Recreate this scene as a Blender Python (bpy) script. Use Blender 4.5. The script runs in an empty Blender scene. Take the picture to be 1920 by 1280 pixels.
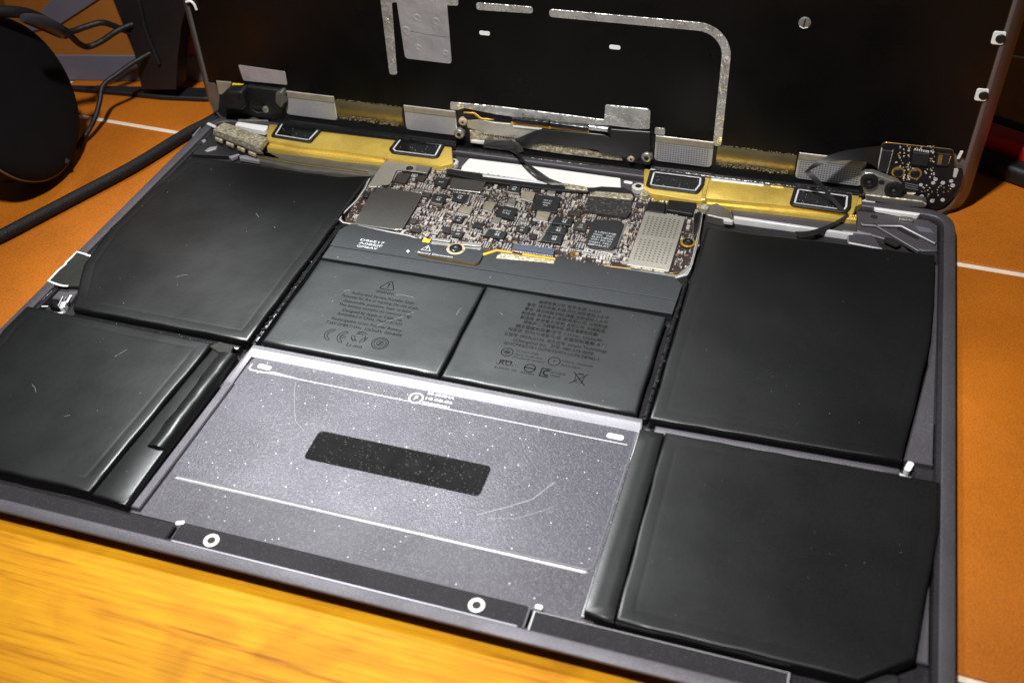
import bpy, bmesh, math, random
from mathutils import Vector, Matrix
from math import radians, sin, cos, pi
random.seed(7)
S = bpy.context.scene
COL = S.collection
R = math.radians

# ------------------------------------------------------------------ camera
# millimetre frame of the laptop base: x right, y to the rear, z up from the rim
RIM = 5.0                                     # height of the rim over the table
CAM = (232.88, -124.14, 207.93)               # camera position in that frame
YAW, PITCH, ROLL = -0.336324, 0.727536, 0.051892
FPX = 1972.93                                 # focal length for a 1920 px wide frame
fw = Vector((sin(YAW)*cos(PITCH), cos(YAW)*cos(PITCH), -sin(PITCH)))
rt0 = Vector((cos(YAW), -sin(YAW), 0)); dn0 = fw.cross(rt0)
rt = cos(ROLL)*rt0 + sin(ROLL)*dn0
dn = -sin(ROLL)*rt0 + cos(ROLL)*dn0
cd = bpy.data.cameras.new('camera'); cam = bpy.data.objects.new('camera', cd); COL.objects.link(cam)
cam.matrix_world = Matrix(((rt.x, -dn.x, -fw.x, CAM[0]/1000), (rt.y, -dn.y, -fw.y, CAM[1]/1000),
                           (rt.z, -dn.z, -fw.z, (CAM[2]+RIM)/1000), (0, 0, 0, 1)))
cd.sensor_fit = 'HORIZONTAL'; cd.sensor_width = 36.0; cd.lens = FPX/1920*36.0
cd.clip_start = 0.01; cd.clip_end = 50
cd.dof.use_dof = True; cd.dof.focus_distance = 0.345; cd.dof.aperture_fstop = 20.0
S.camera = cam

# ------------------------------------------------------------------ light
w = bpy.data.worlds.new('World'); S.world = w; w.use_nodes = True
bg = w.node_tree.nodes['Background']; bg.inputs[0].default_value = (1.0, 0.93, 0.84, 1); bg.inputs[1].default_value = 0.022
def spot(name, loc, aim, energy, size, deg, blend, color):
    l = bpy.data.lights.new(name, 'SPOT'); l.energy = energy; l.shadow_soft_size = size
    l.spot_size = R(deg); l.spot_blend = blend; l.color = color
    o = bpy.data.objects.new(name, l); COL.objects.link(o); o.location = loc
    o.rotation_euler = (Vector(aim)-Vector(loc)).to_track_quat('-Z', 'Y').to_euler()
    return o
spot('desk_lamp_light', (0.128, -0.040, 0.45), (0.150, 0.140, 0.0), 11.8, 0.016, 80, 1.0, (1.0, 0.98, 0.95))
spot('rear_lamp_light', (-0.055, 0.285, 0.50), (0.124, 0.106, 0.0), 24.0, 0.04, 33, 1.0, (0.96, 0.99, 1.0))
S.view_settings.view_transform = 'Standard'; S.view_settings.look = 'None'
S.view_settings.exposure = 0.0; S.view_settings.gamma = 1.0

# ------------------------------------------------------------------ measuring helpers (millimetres)
def ray(px, py):
    return rt*((px-960)/FPX) + dn*((py-640)/FPX) + fw
def Bp(px, py, z=0.0):                        # a spot of the photo lying on the level z over the rim
    v = ray(px, py); t = (z-CAM[2])/v.z
    return (CAM[0]+t*v.x, CAM[1]+t*v.y)
LTH, LPSI, LROLL, LY = R(90.6), R(1.2), R(-0.5), 198.5   # the lid stands nearly upright behind the base
ux = Vector((cos(LPSI), sin(LPSI), 0)); ub = Vector((-sin(LPSI), cos(LPSI), 0))
up = cos(LTH)*ub + sin(LTH)*Vector((0, 0, 1))
LA = cos(LROLL)*ux + sin(LROLL)*up; LB = -sin(LROLL)*ux + cos(LROLL)*up; LN = LA.cross(LB)
LO = Vector((140.25, LY, 0))
def Lp(px, py, d=0.0):                        # a spot of the photo lying d in front of the lid's face
    v = ray(px, py); o = LO + LN*d; C = Vector(CAM)
    X = C + v*(LN.dot(o-C)/LN.dot(v)) - LO
    return (X.dot(LA), X.dot(LB))
def Bq(pts, z=0.0): return [Bp(x, y, z) for x, y in pts]
def Lq(pts, d=0.0): return [Lp(x, y, d) for x, y in pts]
def zq(ox, oy, s, pts): return [(ox+x/s, oy+y/s) for x, y in pts]

# ------------------------------------------------------------------ materials
def lin(c):
    return tuple((v/255/12.92 if v/255 <= 0.04045 else ((v/255+0.055)/1.055)**2.4) for v in c)
def mat(name, base, rough=0.5, metal=0.0, var=0.15, vscale=60, bump=0.0, bscale=400, spec=0.5,
        speck=None, dust=0.0, rvar=0.0, grain=0.0, coat=0.0, dens=0.25, glint=None, bdist=0.0004):
    m = bpy.data.materials.new(name); m.use_nodes = True
    N = m.node_tree.nodes; L = m.node_tree.links; b = N['Principled BSDF']
    b.inputs['Roughness'].default_value = rough; b.inputs['Metallic'].default_value = metal
    b.inputs['Specular IOR Level'].default_value = spec
    b.inputs['Coat Weight'].default_value = coat
    tc = N.new('ShaderNodeTexCoord'); geo = N.new('ShaderNodeNewGeometry')
    co = geo.outputs['Position']
    def noise(scale, det=4, rough_=0.55):
        n = N.new('ShaderNodeTexNoise'); n.inputs['Scale'].default_value = scale; n.inputs['Detail'].default_value = det
        n.inputs['Roughness'].default_value = rough_
        L.new(co, n.inputs['Vector']); return n
    def mixc(f, a, c2):
        x = N.new('ShaderNodeMix'); x.data_type = 'RGBA'
        if isinstance(f, float): x.inputs[0].default_value = f
        else: L.new(f, x.inputs[0])
        for i, c in ((6, a), (7, c2)):
            if isinstance(c, tuple): x.inputs[i].default_value = c+(1,)
            else: L.new(c, x.inputs[i])
        return x.outputs[2]
    def ramp(src, lo, hi):
        r = N.new('ShaderNodeMapRange'); r.inputs[1].default_value = lo; r.inputs[2].default_value = hi
        L.new(src, r.inputs[0]); return r.outputs[0]
    base = tuple(base)
    n1 = noise(vscale)
    col = mixc(ramp(n1.outputs[0], 0.3, 0.7), tuple(v*(1-var) for v in base), tuple(min(1, v*(1+var)) for v in base))
    if grain:
        g = noise(2600, 1)
        col = mixc(ramp(g.outputs[0], 0.3, 0.7), mixc(grain, col, (0.0, 0.0, 0.0)), mixc(grain, col, tuple(min(1, v*2.2) for v in base)))
    if speck:                                  # metal flakes of differing brightness
        sc, thr, c = speck
        v = N.new('ShaderNodeTexVoronoi'); v.inputs['Scale'].default_value = sc; L.new(co, v.inputs['Vector'])
        sp = N.new('ShaderNodeSeparateColor'); L.new(v.outputs['Color'], sp.inputs[0])
        col = mixc(ramp(sp.outputs[0], thr, 1.0), col, c)
    if glint:                                  # sparkle of a few flakes, painted in as near-white dots
        v = N.new('ShaderNodeTexVoronoi'); v.inputs['Scale'].default_value = glint[0]; L.new(co, v.inputs['Vector'])
        sp = N.new('ShaderNodeSeparateColor'); L.new(v.outputs['Color'], sp.inputs[0])
        a1 = N.new('ShaderNodeMath'); a1.operation = 'GREATER_THAN'; L.new(sp.outputs[0], a1.inputs[0]); a1.inputs[1].default_value = glint[1]
        a2 = N.new('ShaderNodeMath'); a2.operation = 'LESS_THAN'; L.new(v.outputs['Distance'], a2.inputs[0]); a2.inputs[1].default_value = 0.17
        a3 = N.new('ShaderNodeMath'); a3.operation = 'MULTIPLY'; L.new(a1.outputs[0], a3.inputs[0]); L.new(a2.outputs[0], a3.inputs[1])
        col = mixc(a3.outputs[0], col, (0.95, 0.95, 0.97))
    if dust:
        v = N.new('ShaderNodeTexVoronoi'); v.voronoi_dimensions = '2D'; v.inputs['Scale'].default_value = dens*1000; L.new(co, v.inputs['Vector'])
        sp = N.new('ShaderNodeSeparateColor'); L.new(v.outputs['Color'], sp.inputs[0])
        a = N.new('ShaderNodeMath'); a.operation = 'LESS_THAN'; L.new(v.outputs['Distance'], a.inputs[0])
        ms = N.new('ShaderNodeMapRange'); ms.inputs[1].default_value = 0.80; ms.inputs[2].default_value = 1.0
        ms.inputs[3].default_value = 0.0; ms.inputs[4].default_value = dust; L.new(sp.outputs[0], ms.inputs[0]); L.new(ms.outputs[0], a.inputs[1])
        pn = noise(38, 2); pm = N.new('ShaderNodeMath'); pm.operation = 'MULTIPLY'; L.new(a.outputs[0], pm.inputs[0]); L.new(ramp(pn.outputs[0], 0.46, 0.56), pm.inputs[1])
        col = mixc(pm.outputs[0], col, (0.42, 0.43, 0.42))
    L.new(col, b.inputs['Base Color'])
    if rvar:
        n2 = noise(vscale*1.7)
        r = N.new('ShaderNodeMapRange'); r.inputs[1].default_value = 0.3; r.inputs[2].default_value = 0.7
        r.inputs[3].default_value = max(0.02, rough-rvar); r.inputs[4].default_value = min(1, rough+rvar)
        L.new(n2.outputs[0], r.inputs[0]); L.new(r.outputs[0], b.inputs['Roughness'])
    if bump:
        n3 = noise(bscale, 3)
        bp = N.new('ShaderNodeBump'); bp.inputs['Strength'].default_value = bump; bp.inputs['Distance'].default_value = bdist
        L.new(n3.outputs[0], bp.inputs['Height']); L.new(bp.outputs[0], b.inputs['Normal'])
    return m
M = {}
M['space'] = mat('space_grey_aluminium', (0.092, 0.085, 0.098), 0.5, 0.35, 0.12, 45, 0.25, 2500, speck=(3200, 0.75, (0.125, 0.117, 0.133)), rvar=0.06)
M['deck'] = mat('bead_blasted_aluminium', (0.053, 0.049, 0.061), 0.44, 0.4, 0.16, 26, 0.2, 2200, speck=(3600, 0.60, (0.112, 0.109, 0.122)), rvar=0.05, glint=(1250, 0.955))
M['deck2'] = mat('fine_milled_aluminium', (0.056, 0.052, 0.062), 0.52, 0.3, 0.30, 40, 0.3, 2200, speck=(3500, 0.66, (0.115, 0.111, 0.125)), glint=(1300, 0.97))
M['ledge'] = mat('dark_grey_ledge', (0.024, 0.022, 0.025), 0.65, 0.0, 0.15, 70, 0.3, 2200, speck=(3300, 0.8, (0.045, 0.042, 0.047)), spec=0.12)  # darker, duller grey than the case rim
M['bare'] = mat('machined_bare_aluminium', (0.86, 0.86, 0.88), 0.36, 0.2, 0.08, 200, 0.2, 1500)
M['steel'] = mat('matte_steel', (0.42, 0.41, 0.38), 0.38, 0.75, 0.1, 120, 0.3, 2000, grain=0.25)
M['steel_d'] = mat('dark_steel', (0.20, 0.19, 0.17), 0.40, 0.6, 0.15, 200, 0.3, 2000)
M['pouch'] = mat('black_battery_pouch', (0.0062, 0.0067, 0.0067), 0.335, 0.0, 0.12, 18, 0.10, 160, dust=0.034, rvar=0.05, grain=0.22, spec=0.52)
M['pouch_c'] = mat('sheen_lightened_battery_pouch', (0.021, 0.0235, 0.0235), 0.34, 0.0, 0.12, 18, 0.10, 160, dust=0.034, rvar=0.05, grain=0.22, spec=0.55)  # pouch lightened for the middle cells; their sheen is put into the colour
M['pouch_r'] = mat('matte_black_battery_pouch', (0.0062, 0.0066, 0.0067), 0.36, 0.0, 0.12, 18, 0.10, 160, dust=0.018, rvar=0.05, grain=0.22, spec=0.48)
M['film'] = mat('charcoal_film', (0.023, 0.0255, 0.028), 0.44, 0.0, 0.1, 60, 0.12, 300, dust=0.045, grain=0.25)
M['gloss'] = mat('glossy_black_plastic', (0.010, 0.010, 0.011), 0.2, 0.0, 0.2, 100, 0.5, 500, dust=0.06, dens=0.5)
M['plate'] = mat('satin_contact_plate', (0.44, 0.44, 0.47), 0.4, 0.35, 0.08, 60, 0.1, 2000, grain=0.12)
M['lidrim'] = mat('bounce_lit_lid_aluminium', (0.20, 0.185, 0.18), 0.40, 0.4, 0.08, 60, 0.1, 2200, grain=0.12)  # lighter than the case metal, to stand in for light bounced off the table
M['wall'] = mat('milled_aluminium_wall', (0.30, 0.295, 0.325), 0.45, 0.25, 0.06, 60, 0.15, 1500)
M['yoke'] = mat('dark_grey_plastic', (0.03, 0.03, 0.036), 0.4, 0.0, 0.1, 60)
M['black'] = mat('matte_black_plastic', (0.008, 0.008, 0.009), 0.55, 0.0, 0.25, 80, 0.2, 900)
M['sheet'] = mat('black_backing_sheet', (0.0032, 0.0030, 0.0030), 0.32, 0.0, 0.25, 30, 0.04, 300, grain=0.3, spec=0.30, rvar=0.10)
M['foil'] = mat('wrinkled_silver_tape', (0.70, 0.70, 0.69), 0.30, 0.7, 0.2, 150, 0.9, 300, rvar=0.1, bdist=0.0014)
M['sheetfoil'] = mat('silver_shield_sheet', (0.55, 0.53, 0.56), 0.40, 0.5, 0.14, 90, 0.8, 110, rvar=0.08, bdist=0.0010)
M['gold'] = mat('gold_speaker_shell', (0.90, 0.60, 0.12), 0.34, 0.42, 0.16, 90, 0.35, 300, grain=0.15, rvar=0.08)
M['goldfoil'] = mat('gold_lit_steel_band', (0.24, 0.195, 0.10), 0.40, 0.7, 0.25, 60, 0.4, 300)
M['crumb'] = mat('conductive_foam', (0.40, 0.35, 0.24), 0.5, 0.4, 0.5, 900, 1.0, 900, speck=(1400, 0.55, (0.85, 0.78, 0.6)))
M['pcb'] = mat('brown_circuit_board', (0.036, 0.023, 0.021), 0.36, 0.0, 0.35, 300, 0.2, 900, speck=(1000, 0.86, (0.30, 0.20, 0.14)))
M['pcbk'] = mat('black_circuit_board', (0.010, 0.010, 0.012), 0.4, 0.0, 0.3, 300, 0.2, 900)
M['gilt'] = mat('gilt_board_edge', (0.72, 0.42, 0.08), 0.3, 0.7, 0.2, 300)
M['chip'] = mat('black_chip_epoxy', (0.022, 0.023, 0.025), 0.42, 0.0, 0.2, 300, 0.2, 2500, grain=0.25)
M['chipb'] = mat('brown_black_epoxy', (0.045, 0.040, 0.037), 0.5, 0.0, 0.2, 300, 0.2, 2500, grain=0.25)
M['shield'] = mat('grey_graphite_shield', (0.078, 0.074, 0.068), 0.45, 0.3, 0.08, 90, 0.15, 2500, grain=0.2)
M['beige'] = mat('nickel_shield', (0.55, 0.52, 0.44), 0.42, 0.6, 0.07, 90, 0.15, 2500, grain=0.15)
M['crumb_d'] = mat('worn_foam_crumbs', (0.20, 0.17, 0.11), 0.6, 0.2, 0.5, 900)
M['tan'] = mat('tan_inductor', (0.36, 0.32, 0.25), 0.5, 0.3, 0.15, 300, 0.2, 2000)
M['cream'] = mat('cream_ceramic', (0.50, 0.40, 0.27), 0.35, 0.1, 0.5, 900)
M['pad'] = mat('tinned_solder', (0.84, 0.83, 0.80), 0.28, 0.4, 0.25, 900)
M['res'] = mat('dark_resistor', (0.035, 0.033, 0.036), 0.35, 0.0, 0.3, 900)
M['white'] = mat('white_paper', (0.92, 0.92, 0.91), 0.45, 0.0, 0.03, 60)
M['ring'] = mat('white_nylon', (0.66, 0.65, 0.64), 0.4, 0.0, 0.05, 200)
M['hole'] = mat('dark_opening', (0.012, 0.009, 0.008), 0.7, 0.0, 0.1, 200)
M['print_dk'] = mat('dark_print', (0.002, 0.002, 0.002), 0.9, 0.0, 0.1, 200, spec=0.03)
M['print_wh'] = mat('white_print', (0.72, 0.75, 0.78), 0.5, 0.0, 0.05, 200)
M['print_gr'] = mat('grey_print', (0.30, 0.31, 0.31), 0.5, 0.0, 0.1, 400)
M['orange'] = mat('amber_polyimide', (0.80, 0.40, 0.03), 0.35, 0.0, 0.15, 200)
M['yellow'] = mat('yellow_ceramic', (0.80, 0.55, 0.03), 0.4, 0.0, 0.1, 200)
M['blue'] = mat('blue_grey_connector', (0.085, 0.098, 0.14), 0.35, 0.0, 0.1, 200)
M['padtape'] = mat('black_adhesive_tape', (0.009, 0.009, 0.009), 0.75, 0.0, 0.3, 200, 0.5, 900, speck=(3200, 0.95, (0.08, 0.08, 0.075)), spec=0.08)
M['foam'] = mat('black_foam_tape', (0.030, 0.029, 0.028), 0.8, 0.0, 0.5, 1500, 0.8, 1500, speck=(1500, 0.8, (0.14, 0.13, 0.12)))
M['clear'] = mat('smoky_clear_film', (0.035, 0.036, 0.032), 0.22, 0.0, 0.15, 100, 0.3, 200)
M['flex'] = mat('black_flex_ribbon', (0.016, 0.016, 0.017), 0.36, 0.0, 0.2, 100, 0.1, 300)
M['rubber'] = mat('black_rubber', (0.005, 0.005, 0.006), 0.55, 0.0, 0.2, 200, 0.6, 700)
M['braid'] = mat('black_braided_sleeve', (0.007, 0.007, 0.008), 0.62, 0.0, 0.4, 1500, 0.8, 1600, spec=0.35)
M['cup'] = mat('soft_black_leatherette', (0.005, 0.0047, 0.0055), 0.75, 0.0, 0.2, 60, 0.3, 300, spec=0.2)
M['greybar'] = mat('slate_grey_lacquer', (0.145, 0.145, 0.19), 0.45, 0.0, 0.1, 40)
M['boxwood'] = mat('orange_brown_board', (0.34, 0.125, 0.022), 0.5, 0.0, 0.15, 30)
M['red'] = mat('red_plastic', (0.80, 0.014, 0.020), 0.4, 0.0, 0.1, 60)
M['pink'] = mat('pink_highlight', (0.75, 0.24, 0.25), 0.4, 0.0, 0.1, 60)  # colour of the painted highlight on the red grip
M['grout'] = mat('pale_grout', (0.80, 0.70, 0.56), 0.7, 0.0, 0.1, 120, 0.4, 900)
M['tile'] = mat('orange_glazed_tile', (0.43, 0.124, 0.0085), 0.50, 0.0, 0.22, 20, 0.10, 120, grain=0.22, rvar=0.06, spec=0.25)

def wood():
    m = bpy.data.materials.new('golden_oak'); m.use_nodes = True
    N = m.node_tree.nodes; L = m.node_tree.links; b = N['Principled BSDF']
    b.inputs['Roughness'].default_value = 0.6; b.inputs['Specular IOR Level'].default_value = 0.18
    g = N.new('ShaderNodeNewGeometry'); mp = N.new('ShaderNodeMapping'); L.new(g.outputs['Position'], mp.inputs[0])
    mp.inputs['Rotation'].default_value = (0, 0, R(4)); mp.inputs['Scale'].default_value = (13, 300, 60)
    wv = N.new('ShaderNodeTexNoise'); wv.inputs['Scale'].default_value = 1.5; wv.inputs['Detail'].default_value = 7
    wv.inputs['Roughness'].default_value = 0.62; wv.inputs['Distortion'].default_value = 0.9
    L.new(mp.outputs[0], wv.inputs['Vector'])
    n2 = N.new('ShaderNodeTexNoise'); n2.inputs['Scale'].default_value = 34; n2.inputs['Distortion'].default_value = 1.2; n2.inputs['Detail'].default_value = 5
    L.new(g.outputs['Position'], n2.inputs['Vector'])
    mp2 = N.new('ShaderNodeMapping'); L.new(g.outputs['Position'], mp2.inputs[0]); mp2.inputs['Rotation'].default_value = (0, 0, R(4)); mp2.inputs['Scale'].default_value = (45, 1500, 60)
    fn = N.new('ShaderNodeTexNoise'); fn.inputs['Scale'].default_value = 1.0; fn.inputs['Detail'].default_value = 3; L.new(mp2.outputs[0], fn.inputs['Vector'])
    ad = N.new('ShaderNodeMix'); ad.inputs[0].default_value = 0.38; L.new(wv.outputs[0], ad.inputs[2]); L.new(fn.outputs[0], ad.inputs[3])
    cr = N.new('ShaderNodeValToRGB'); e = cr.color_ramp.elements
    e[0].position = 0.34; e[0].color = (0.32, 0.115, 0.002, 1); e[1].position = 0.62; e[1].color = (0.66, 0.315, 0.006, 1)
    x = e.new(0.46); x.color = (0.57, 0.240, 0.004, 1)
    L.new(ad.outputs[0], cr.inputs[0])
    mx = N.new('ShaderNodeMix'); mx.data_type = 'RGBA'; mx.blend_type = 'MULTIPLY'; mx.inputs[0].default_value = 0.55
    c2 = N.new('ShaderNodeValToRGB'); c2.color_ramp.elements[0].position = 0.36; c2.color_ramp.elements[0].color = (0.60, 0.50, 0.36, 1)
    c2.color_ramp.elements[1].position = 0.58; c2.color_ramp.elements[1].color = (1, 1, 1, 1)
    L.new(n2.outputs[0], c2.inputs[0]); L.new(cr.outputs[0], mx.inputs[6]); L.new(c2.outputs[0], mx.inputs[7])
    L.new(mx.outputs[2], b.inputs['Base Color'])
    bp = N.new('ShaderNodeBump'); bp.inputs['Strength'].default_value = 0.15; bp.inputs['Distance'].default_value = 0.0003
    L.new(wv.outputs[0], bp.inputs['Height']); L.new(bp.outputs[0], b.inputs['Normal'])
    return m
M['wood'] = wood()

# ------------------------------------------------------------------ mesh helpers
def area2(p): return sum(p[i][0]*p[(i+1) % len(p)][1]-p[(i+1) % len(p)][0]*p[i][1] for i in range(len(p)))
def ccw(p): return list(p) if area2(p) > 0 else list(reversed(p))
def offset(p, d):                              # inset a ccw outline by d (miter)
    out = []; n = len(p)
    for i in range(n):
        a, b, c = Vector(p[i-1][:2]), Vector(p[i][:2]), Vector(p[(i+1) % n][:2])
        e1 = (b-a); e2 = (c-b)
        if e1.length < 1e-9 or e2.length < 1e-9: out.append((b.x, b.y)); continue
        e1.normalize(); e2.normalize()
        n1 = Vector((-e1.y, e1.x)); n2 = Vector((-e2.y, e2.x)); k = 1+n1.dot(n2)
        m = (n1+n2)/max(k, 0.35)
        out.append((b.x+m.x*d, b.y+m.y*d))
    return out
def rnd(p, r, n=4):                            # round the corners of an outline
    p = ccw(p); out = []; N = len(p)
    for i in range(N):
        rr = r[i] if isinstance(r, (list, tuple)) else r
        a, b, c = Vector(p[i-1][:2]), Vector(p[i][:2]), Vector(p[(i+1) % N][:2])
        d1 = (a-b); d2 = (c-b); l1, l2 = d1.length, d2.length
        if rr <= 0 or l1 < 1e-6 or l2 < 1e-6: out.append((b.x, b.y)); continue
        d1 /= l1; d2 /= l2
        ang = d1.angle(d2, pi)
        if ang > pi-0.02: out.append((b.x, b.y)); continue
        t = min(rr/math.tan(ang/2), l1*0.48, l2*0.48)
        s, e = b+d1*t, b+d2*t
        for k in range(n+1):
            u = k/n; q = s*(1-u)**2 + b*(2*u*(1-u)) + e*u*u
            out.append((q.x, q.y))
    return out
def rect(x0, y0, x1, y1, r=0.0, n=4):
    p = [(x0, y0), (x1, y0), (x1, y1), (x0, y1)]
    return rnd(p, r, n) if r > 0 else p
def disc(cx, cy, r, n=20): return [(cx+r*cos(2*pi*k/n), cy+r*sin(2*pi*k/n)) for k in range(n)]
def rotq(cx, cy, lx, ly, deg, r=0.0):          # a turned rectangle
    c, s = cos(R(deg)), sin(R(deg))
    p = [(cx+c*x-s*y, cy+s*x+c*y) for x, y in ((-lx/2, -ly/2), (lx/2, -ly/2), (lx/2, ly/2), (-lx/2, ly/2))]
    return rnd(p, r) if r else p

class MB:
    def __init__(s): s.v = []; s.f = []; s.m = []; s.mats = []
    def mi(s, name):
        if name not in s.mats: s.mats.append(name)
        return s.mats.index(name)
    def loop(s, pts, z):
        i = len(s.v); s.v += [(p[0], p[1], z if len(p) < 3 else p[2]) for p in pts]; return list(range(i, i+len(pts)))
    def bridge(s, a, b, m):
        n = len(a)
        for i in range(n): s.f.append((a[i], a[(i+1) % n], b[(i+1) % n], b[i])); s.m.append(m)
    def cap(s, a, m, flip=False):
        s.f.append(tuple(reversed(a)) if flip else tuple(a)); s.m.append(m)
    def prism(s, poly, z0, z1, mat_, bev=0.0, bmat=None, bottom=True, segs=1, smat=None):
        p = ccw(poly); m = s.mi(mat_); bm = s.mi(bmat) if bmat else m; sm = s.mi(smat) if smat else m
        a = s.loop(p, z0)
        if bottom: s.cap(a, m, True)
        if bev > 0:
            b = s.loop(p, z1-bev); s.bridge(a, b, sm)
            for k in range(1, segs+1):
                t = k/segs*pi/2
                c = s.loop(offset(p, bev*(1-cos(t))), z1-bev+bev*sin(t)); s.bridge(b, c, bm); b = c
            s.cap(b, m)
        else:
            b = s.loop(p, z1); s.bridge(a, b, sm); s.cap(b, m)
        return s
    def loft(s, poly, prof, mats, cap_bottom=True, cap_top=True):   # prof: list of (inset, z)
        p = ccw(poly); prev = None
        for k, (d, z) in enumerate(prof):
            l = s.loop(offset(p, d) if d else p, z)
            if prev is None:
                if cap_bottom: s.cap(l, s.mi(mats[0]), True)
            else: s.bridge(prev, l, s.mi(mats[k-1]))
            prev = l
        if cap_top: s.cap(prev, s.mi(mats[-1]))
        return s
    def box(s, x0, y0, z0, x1, y1, z1, m, bev=0.0): return s.prism(rect(x0, y0, x1, y1), z0, z1, m, bev)
    def ringplate(s, outer, inner, z0, z1, m, bev=0.0, bmat=None):
        o, i = ccw(outer), ccw(inner); mm = s.mi(m); bm = s.mi(bmat or m)
        a = s.loop(o, z0); b = s.loop(o, z1-bev); s.bridge(a, b, bm)
        if bev: c = s.loop(offset(o, bev), z1); s.bridge(b, c, bm); b = c
        d = s.loop(i, z1); s.bridge(b, d, mm); e = s.loop(i, z0); s.bridge(d, e, bm)
        return s
    def tube(s, path, r, m, n=10, cap=True):
        P = [Vector(p) for p in path]; mm = s.mi(m); prev = None; u = None
        for k, p in enumerate(P):
            t = (P[min(k+1, len(P)-1)]-P[max(k-1, 0)]).normalized()
            if u is None: u = t.orthogonal().normalized()
            u = (u-t*u.dot(t)).normalized(); v = t.cross(u)
            rr = r[k] if isinstance(r, (list, tuple)) else r
            l = s.loop([tuple(p+(u*cos(2*pi*j/n)+v*sin(2*pi*j/n))*rr) for j in range(n)], 0)
            if prev: s.bridge(prev, l, mm)
            elif cap: s.cap(l, mm, True)
            prev = l
        if cap: s.cap(prev, mm)
        return s
    def strip(s, A, B, m, th=0.0):             # a sheet between two edges
        mm = s.mi(m); A = [Vector(a) for a in A]; B = [Vector(b) for b in B]; n = len(A)
        i = len(s.v); s.v += [tuple(a) for a in A]+[tuple(b) for b in B]
        for k in range(n-1): s.f.append((i+k, i+k+1, i+n+k+1, i+n+k)); s.m.append(mm)
        if th:
            j = len(s.v); nn = []
            for k in range(n):
                t = A[min(k+1, n-1)]-A[max(k-1, 0)]; w_ = B[k]-A[k]; q = t.cross(w_); q = q.normalized()*th if q.length > 1e-9 else Vector((0, 0, th)); nn.append(q)
            s.v += [tuple(A[k]-nn[k]) for k in range(n)]+[tuple(B[k]-nn[k]) for k in range(n)]
            for k in range(n-1):
                s.f.append((j+n+k, j+n+k+1, j+k+1, j+k)); s.m.append(mm)
                s.f.append((j+k, j+k+1, i+k+1, i+k)); s.m.append(mm)
                s.f.append((i+n+k, i+n+k+1, j+n+k+1, j+n+k)); s.m.append(mm)
            for a_ in (0, n-1): s.f.append((i+a_, i+n+a_, j+n+a_, j+a_)); s.m.append(mm)
        return s
    def stroke(s, pts, wd, z, m, closed=False):  # a printed line, flat
        P = [Vector(p[:2]) for p in pts]; n = len(P); mm = s.mi(m); i = len(s.v)
        for k in range(n):
            if closed: t = P[(k+1) % n]-P[k-1]
            else: t = P[min(k+1, n-1)]-P[max(k-1, 0)]
            if t.length < 1e-9: t = Vector((1, 0))
            t.normalize(); q = Vector((-t.y, t.x))*wd/2
            s.v += [(P[k].x+q.x, P[k].y+q.y, z), (P[k].x-q.x, P[k].y-q.y, z)]
        for k in range(n if closed else n-1):
            a = i+2*k; b = i+2*((k+1) % n); s.f.append((a, a+1, b+1, b)); s.m.append(mm)
        return s
    def text(s, body, x, y, z, size, m, align='CENTER', width=None, ang=0.0, res=2, sx=1.0):
        vs, fs = text_mesh(body, align, res); mm = s.mi(m); k = size
        if not vs: return s
        if width:
            w0 = max(v[0] for v in vs)-min(v[0] for v in vs); sx = width/(w0*k) if w0 else 1
        c, sn = cos(R(ang)), sin(R(ang)); i = len(s.v)
        s.v += [(x+c*v[0]*k*sx-sn*v[1]*k, y+sn*v[0]*k*sx+c*v[1]*k, z) for v in vs]
        s.f += [tuple(i+q for q in f) for f in fs]; s.m += [mm]*len(fs)
        return s
    def lathe(s, prof, m, o=(0, 0, 0), n=32):   # profile (r, z) round the z axis
        mm = s.mi(m); prev = None
        for k, (r, z) in enumerate(prof):
            l = s.loop([(o[0]+r*cos(2*pi*j/n), o[1]+r*sin(2*pi*j/n), o[2]+z) for j in range(n)], 0)
            if prev: s.bridge(prev, l, mm)
            else: s.cap(l, mm, True)
            prev = l
        s.cap(prev, mm); return s
    def mesh(s, name, xf):
        me = bpy.data.meshes.new(name); me.from_pydata([xf(*v) for v in s.v], [], s.f)
        for nm in s.mats: me.materials.append(M[nm])
        me.polygons.foreach_set('material_index', s.m); me.update(); return me
_tx = {}
def text_mesh(body, align, res):
    if (body, align, res) in _tx: return _tx[(body, align, res)]
    c = bpy.data.curves.new('t', 'FONT'); c.body = body; c.align_x = align; c.align_y = 'CENTER'; c.resolution_u = res
    o = bpy.data.objects.new('t', c); COL.objects.link(o)
    dg = bpy.context.evaluated_depsgraph_get(); ev = o.evaluated_get(dg); me = ev.to_mesh()
    r = ([tuple(v.co) for v in me.vertices], [tuple(p.vertices) for p in me.polygons])
    ev.to_mesh_clear(); bpy.data.objects.remove(o); bpy.data.curves.remove(c)
    _tx[(body, align, res)] = r; return r

def smooth(o, deg=40):
    me = o.data
    me.polygons.foreach_set('use_smooth', [True]*len(me.polygons))
    try: me.set_sharp_from_angle(angle=R(deg))
    except Exception: pass
def link(name, me, parent=None, label=None, kind=None, sm=None):
    o = bpy.data.objects.new(name, me); COL.objects.link(o)
    if parent is not None: o.parent = parent
    if label: o['label'] = label
    if kind: o['kind'] = kind
    if sm: smooth(o, sm)
    return o
def tag(o, label, cat, group=None):
    o['label'] = label; o['category'] = cat
    if group: o['group'] = group
    return o
LC = (140.25, 98.25)                           # the laptop's own origin: middle of its base, on the table
def xb(x, y, z): return ((x-LC[0])/1000, (y-LC[1])/1000, (z+RIM)/1000)       # base millimetres -> laptop
def xl(u, v, d): return (u/1000, v/1000, d/1000)                             # lid millimetres -> lid
def W(x, y, z): return (x/1000, y/1000, (z+RIM)/1000)                        # base millimetres -> world

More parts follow.
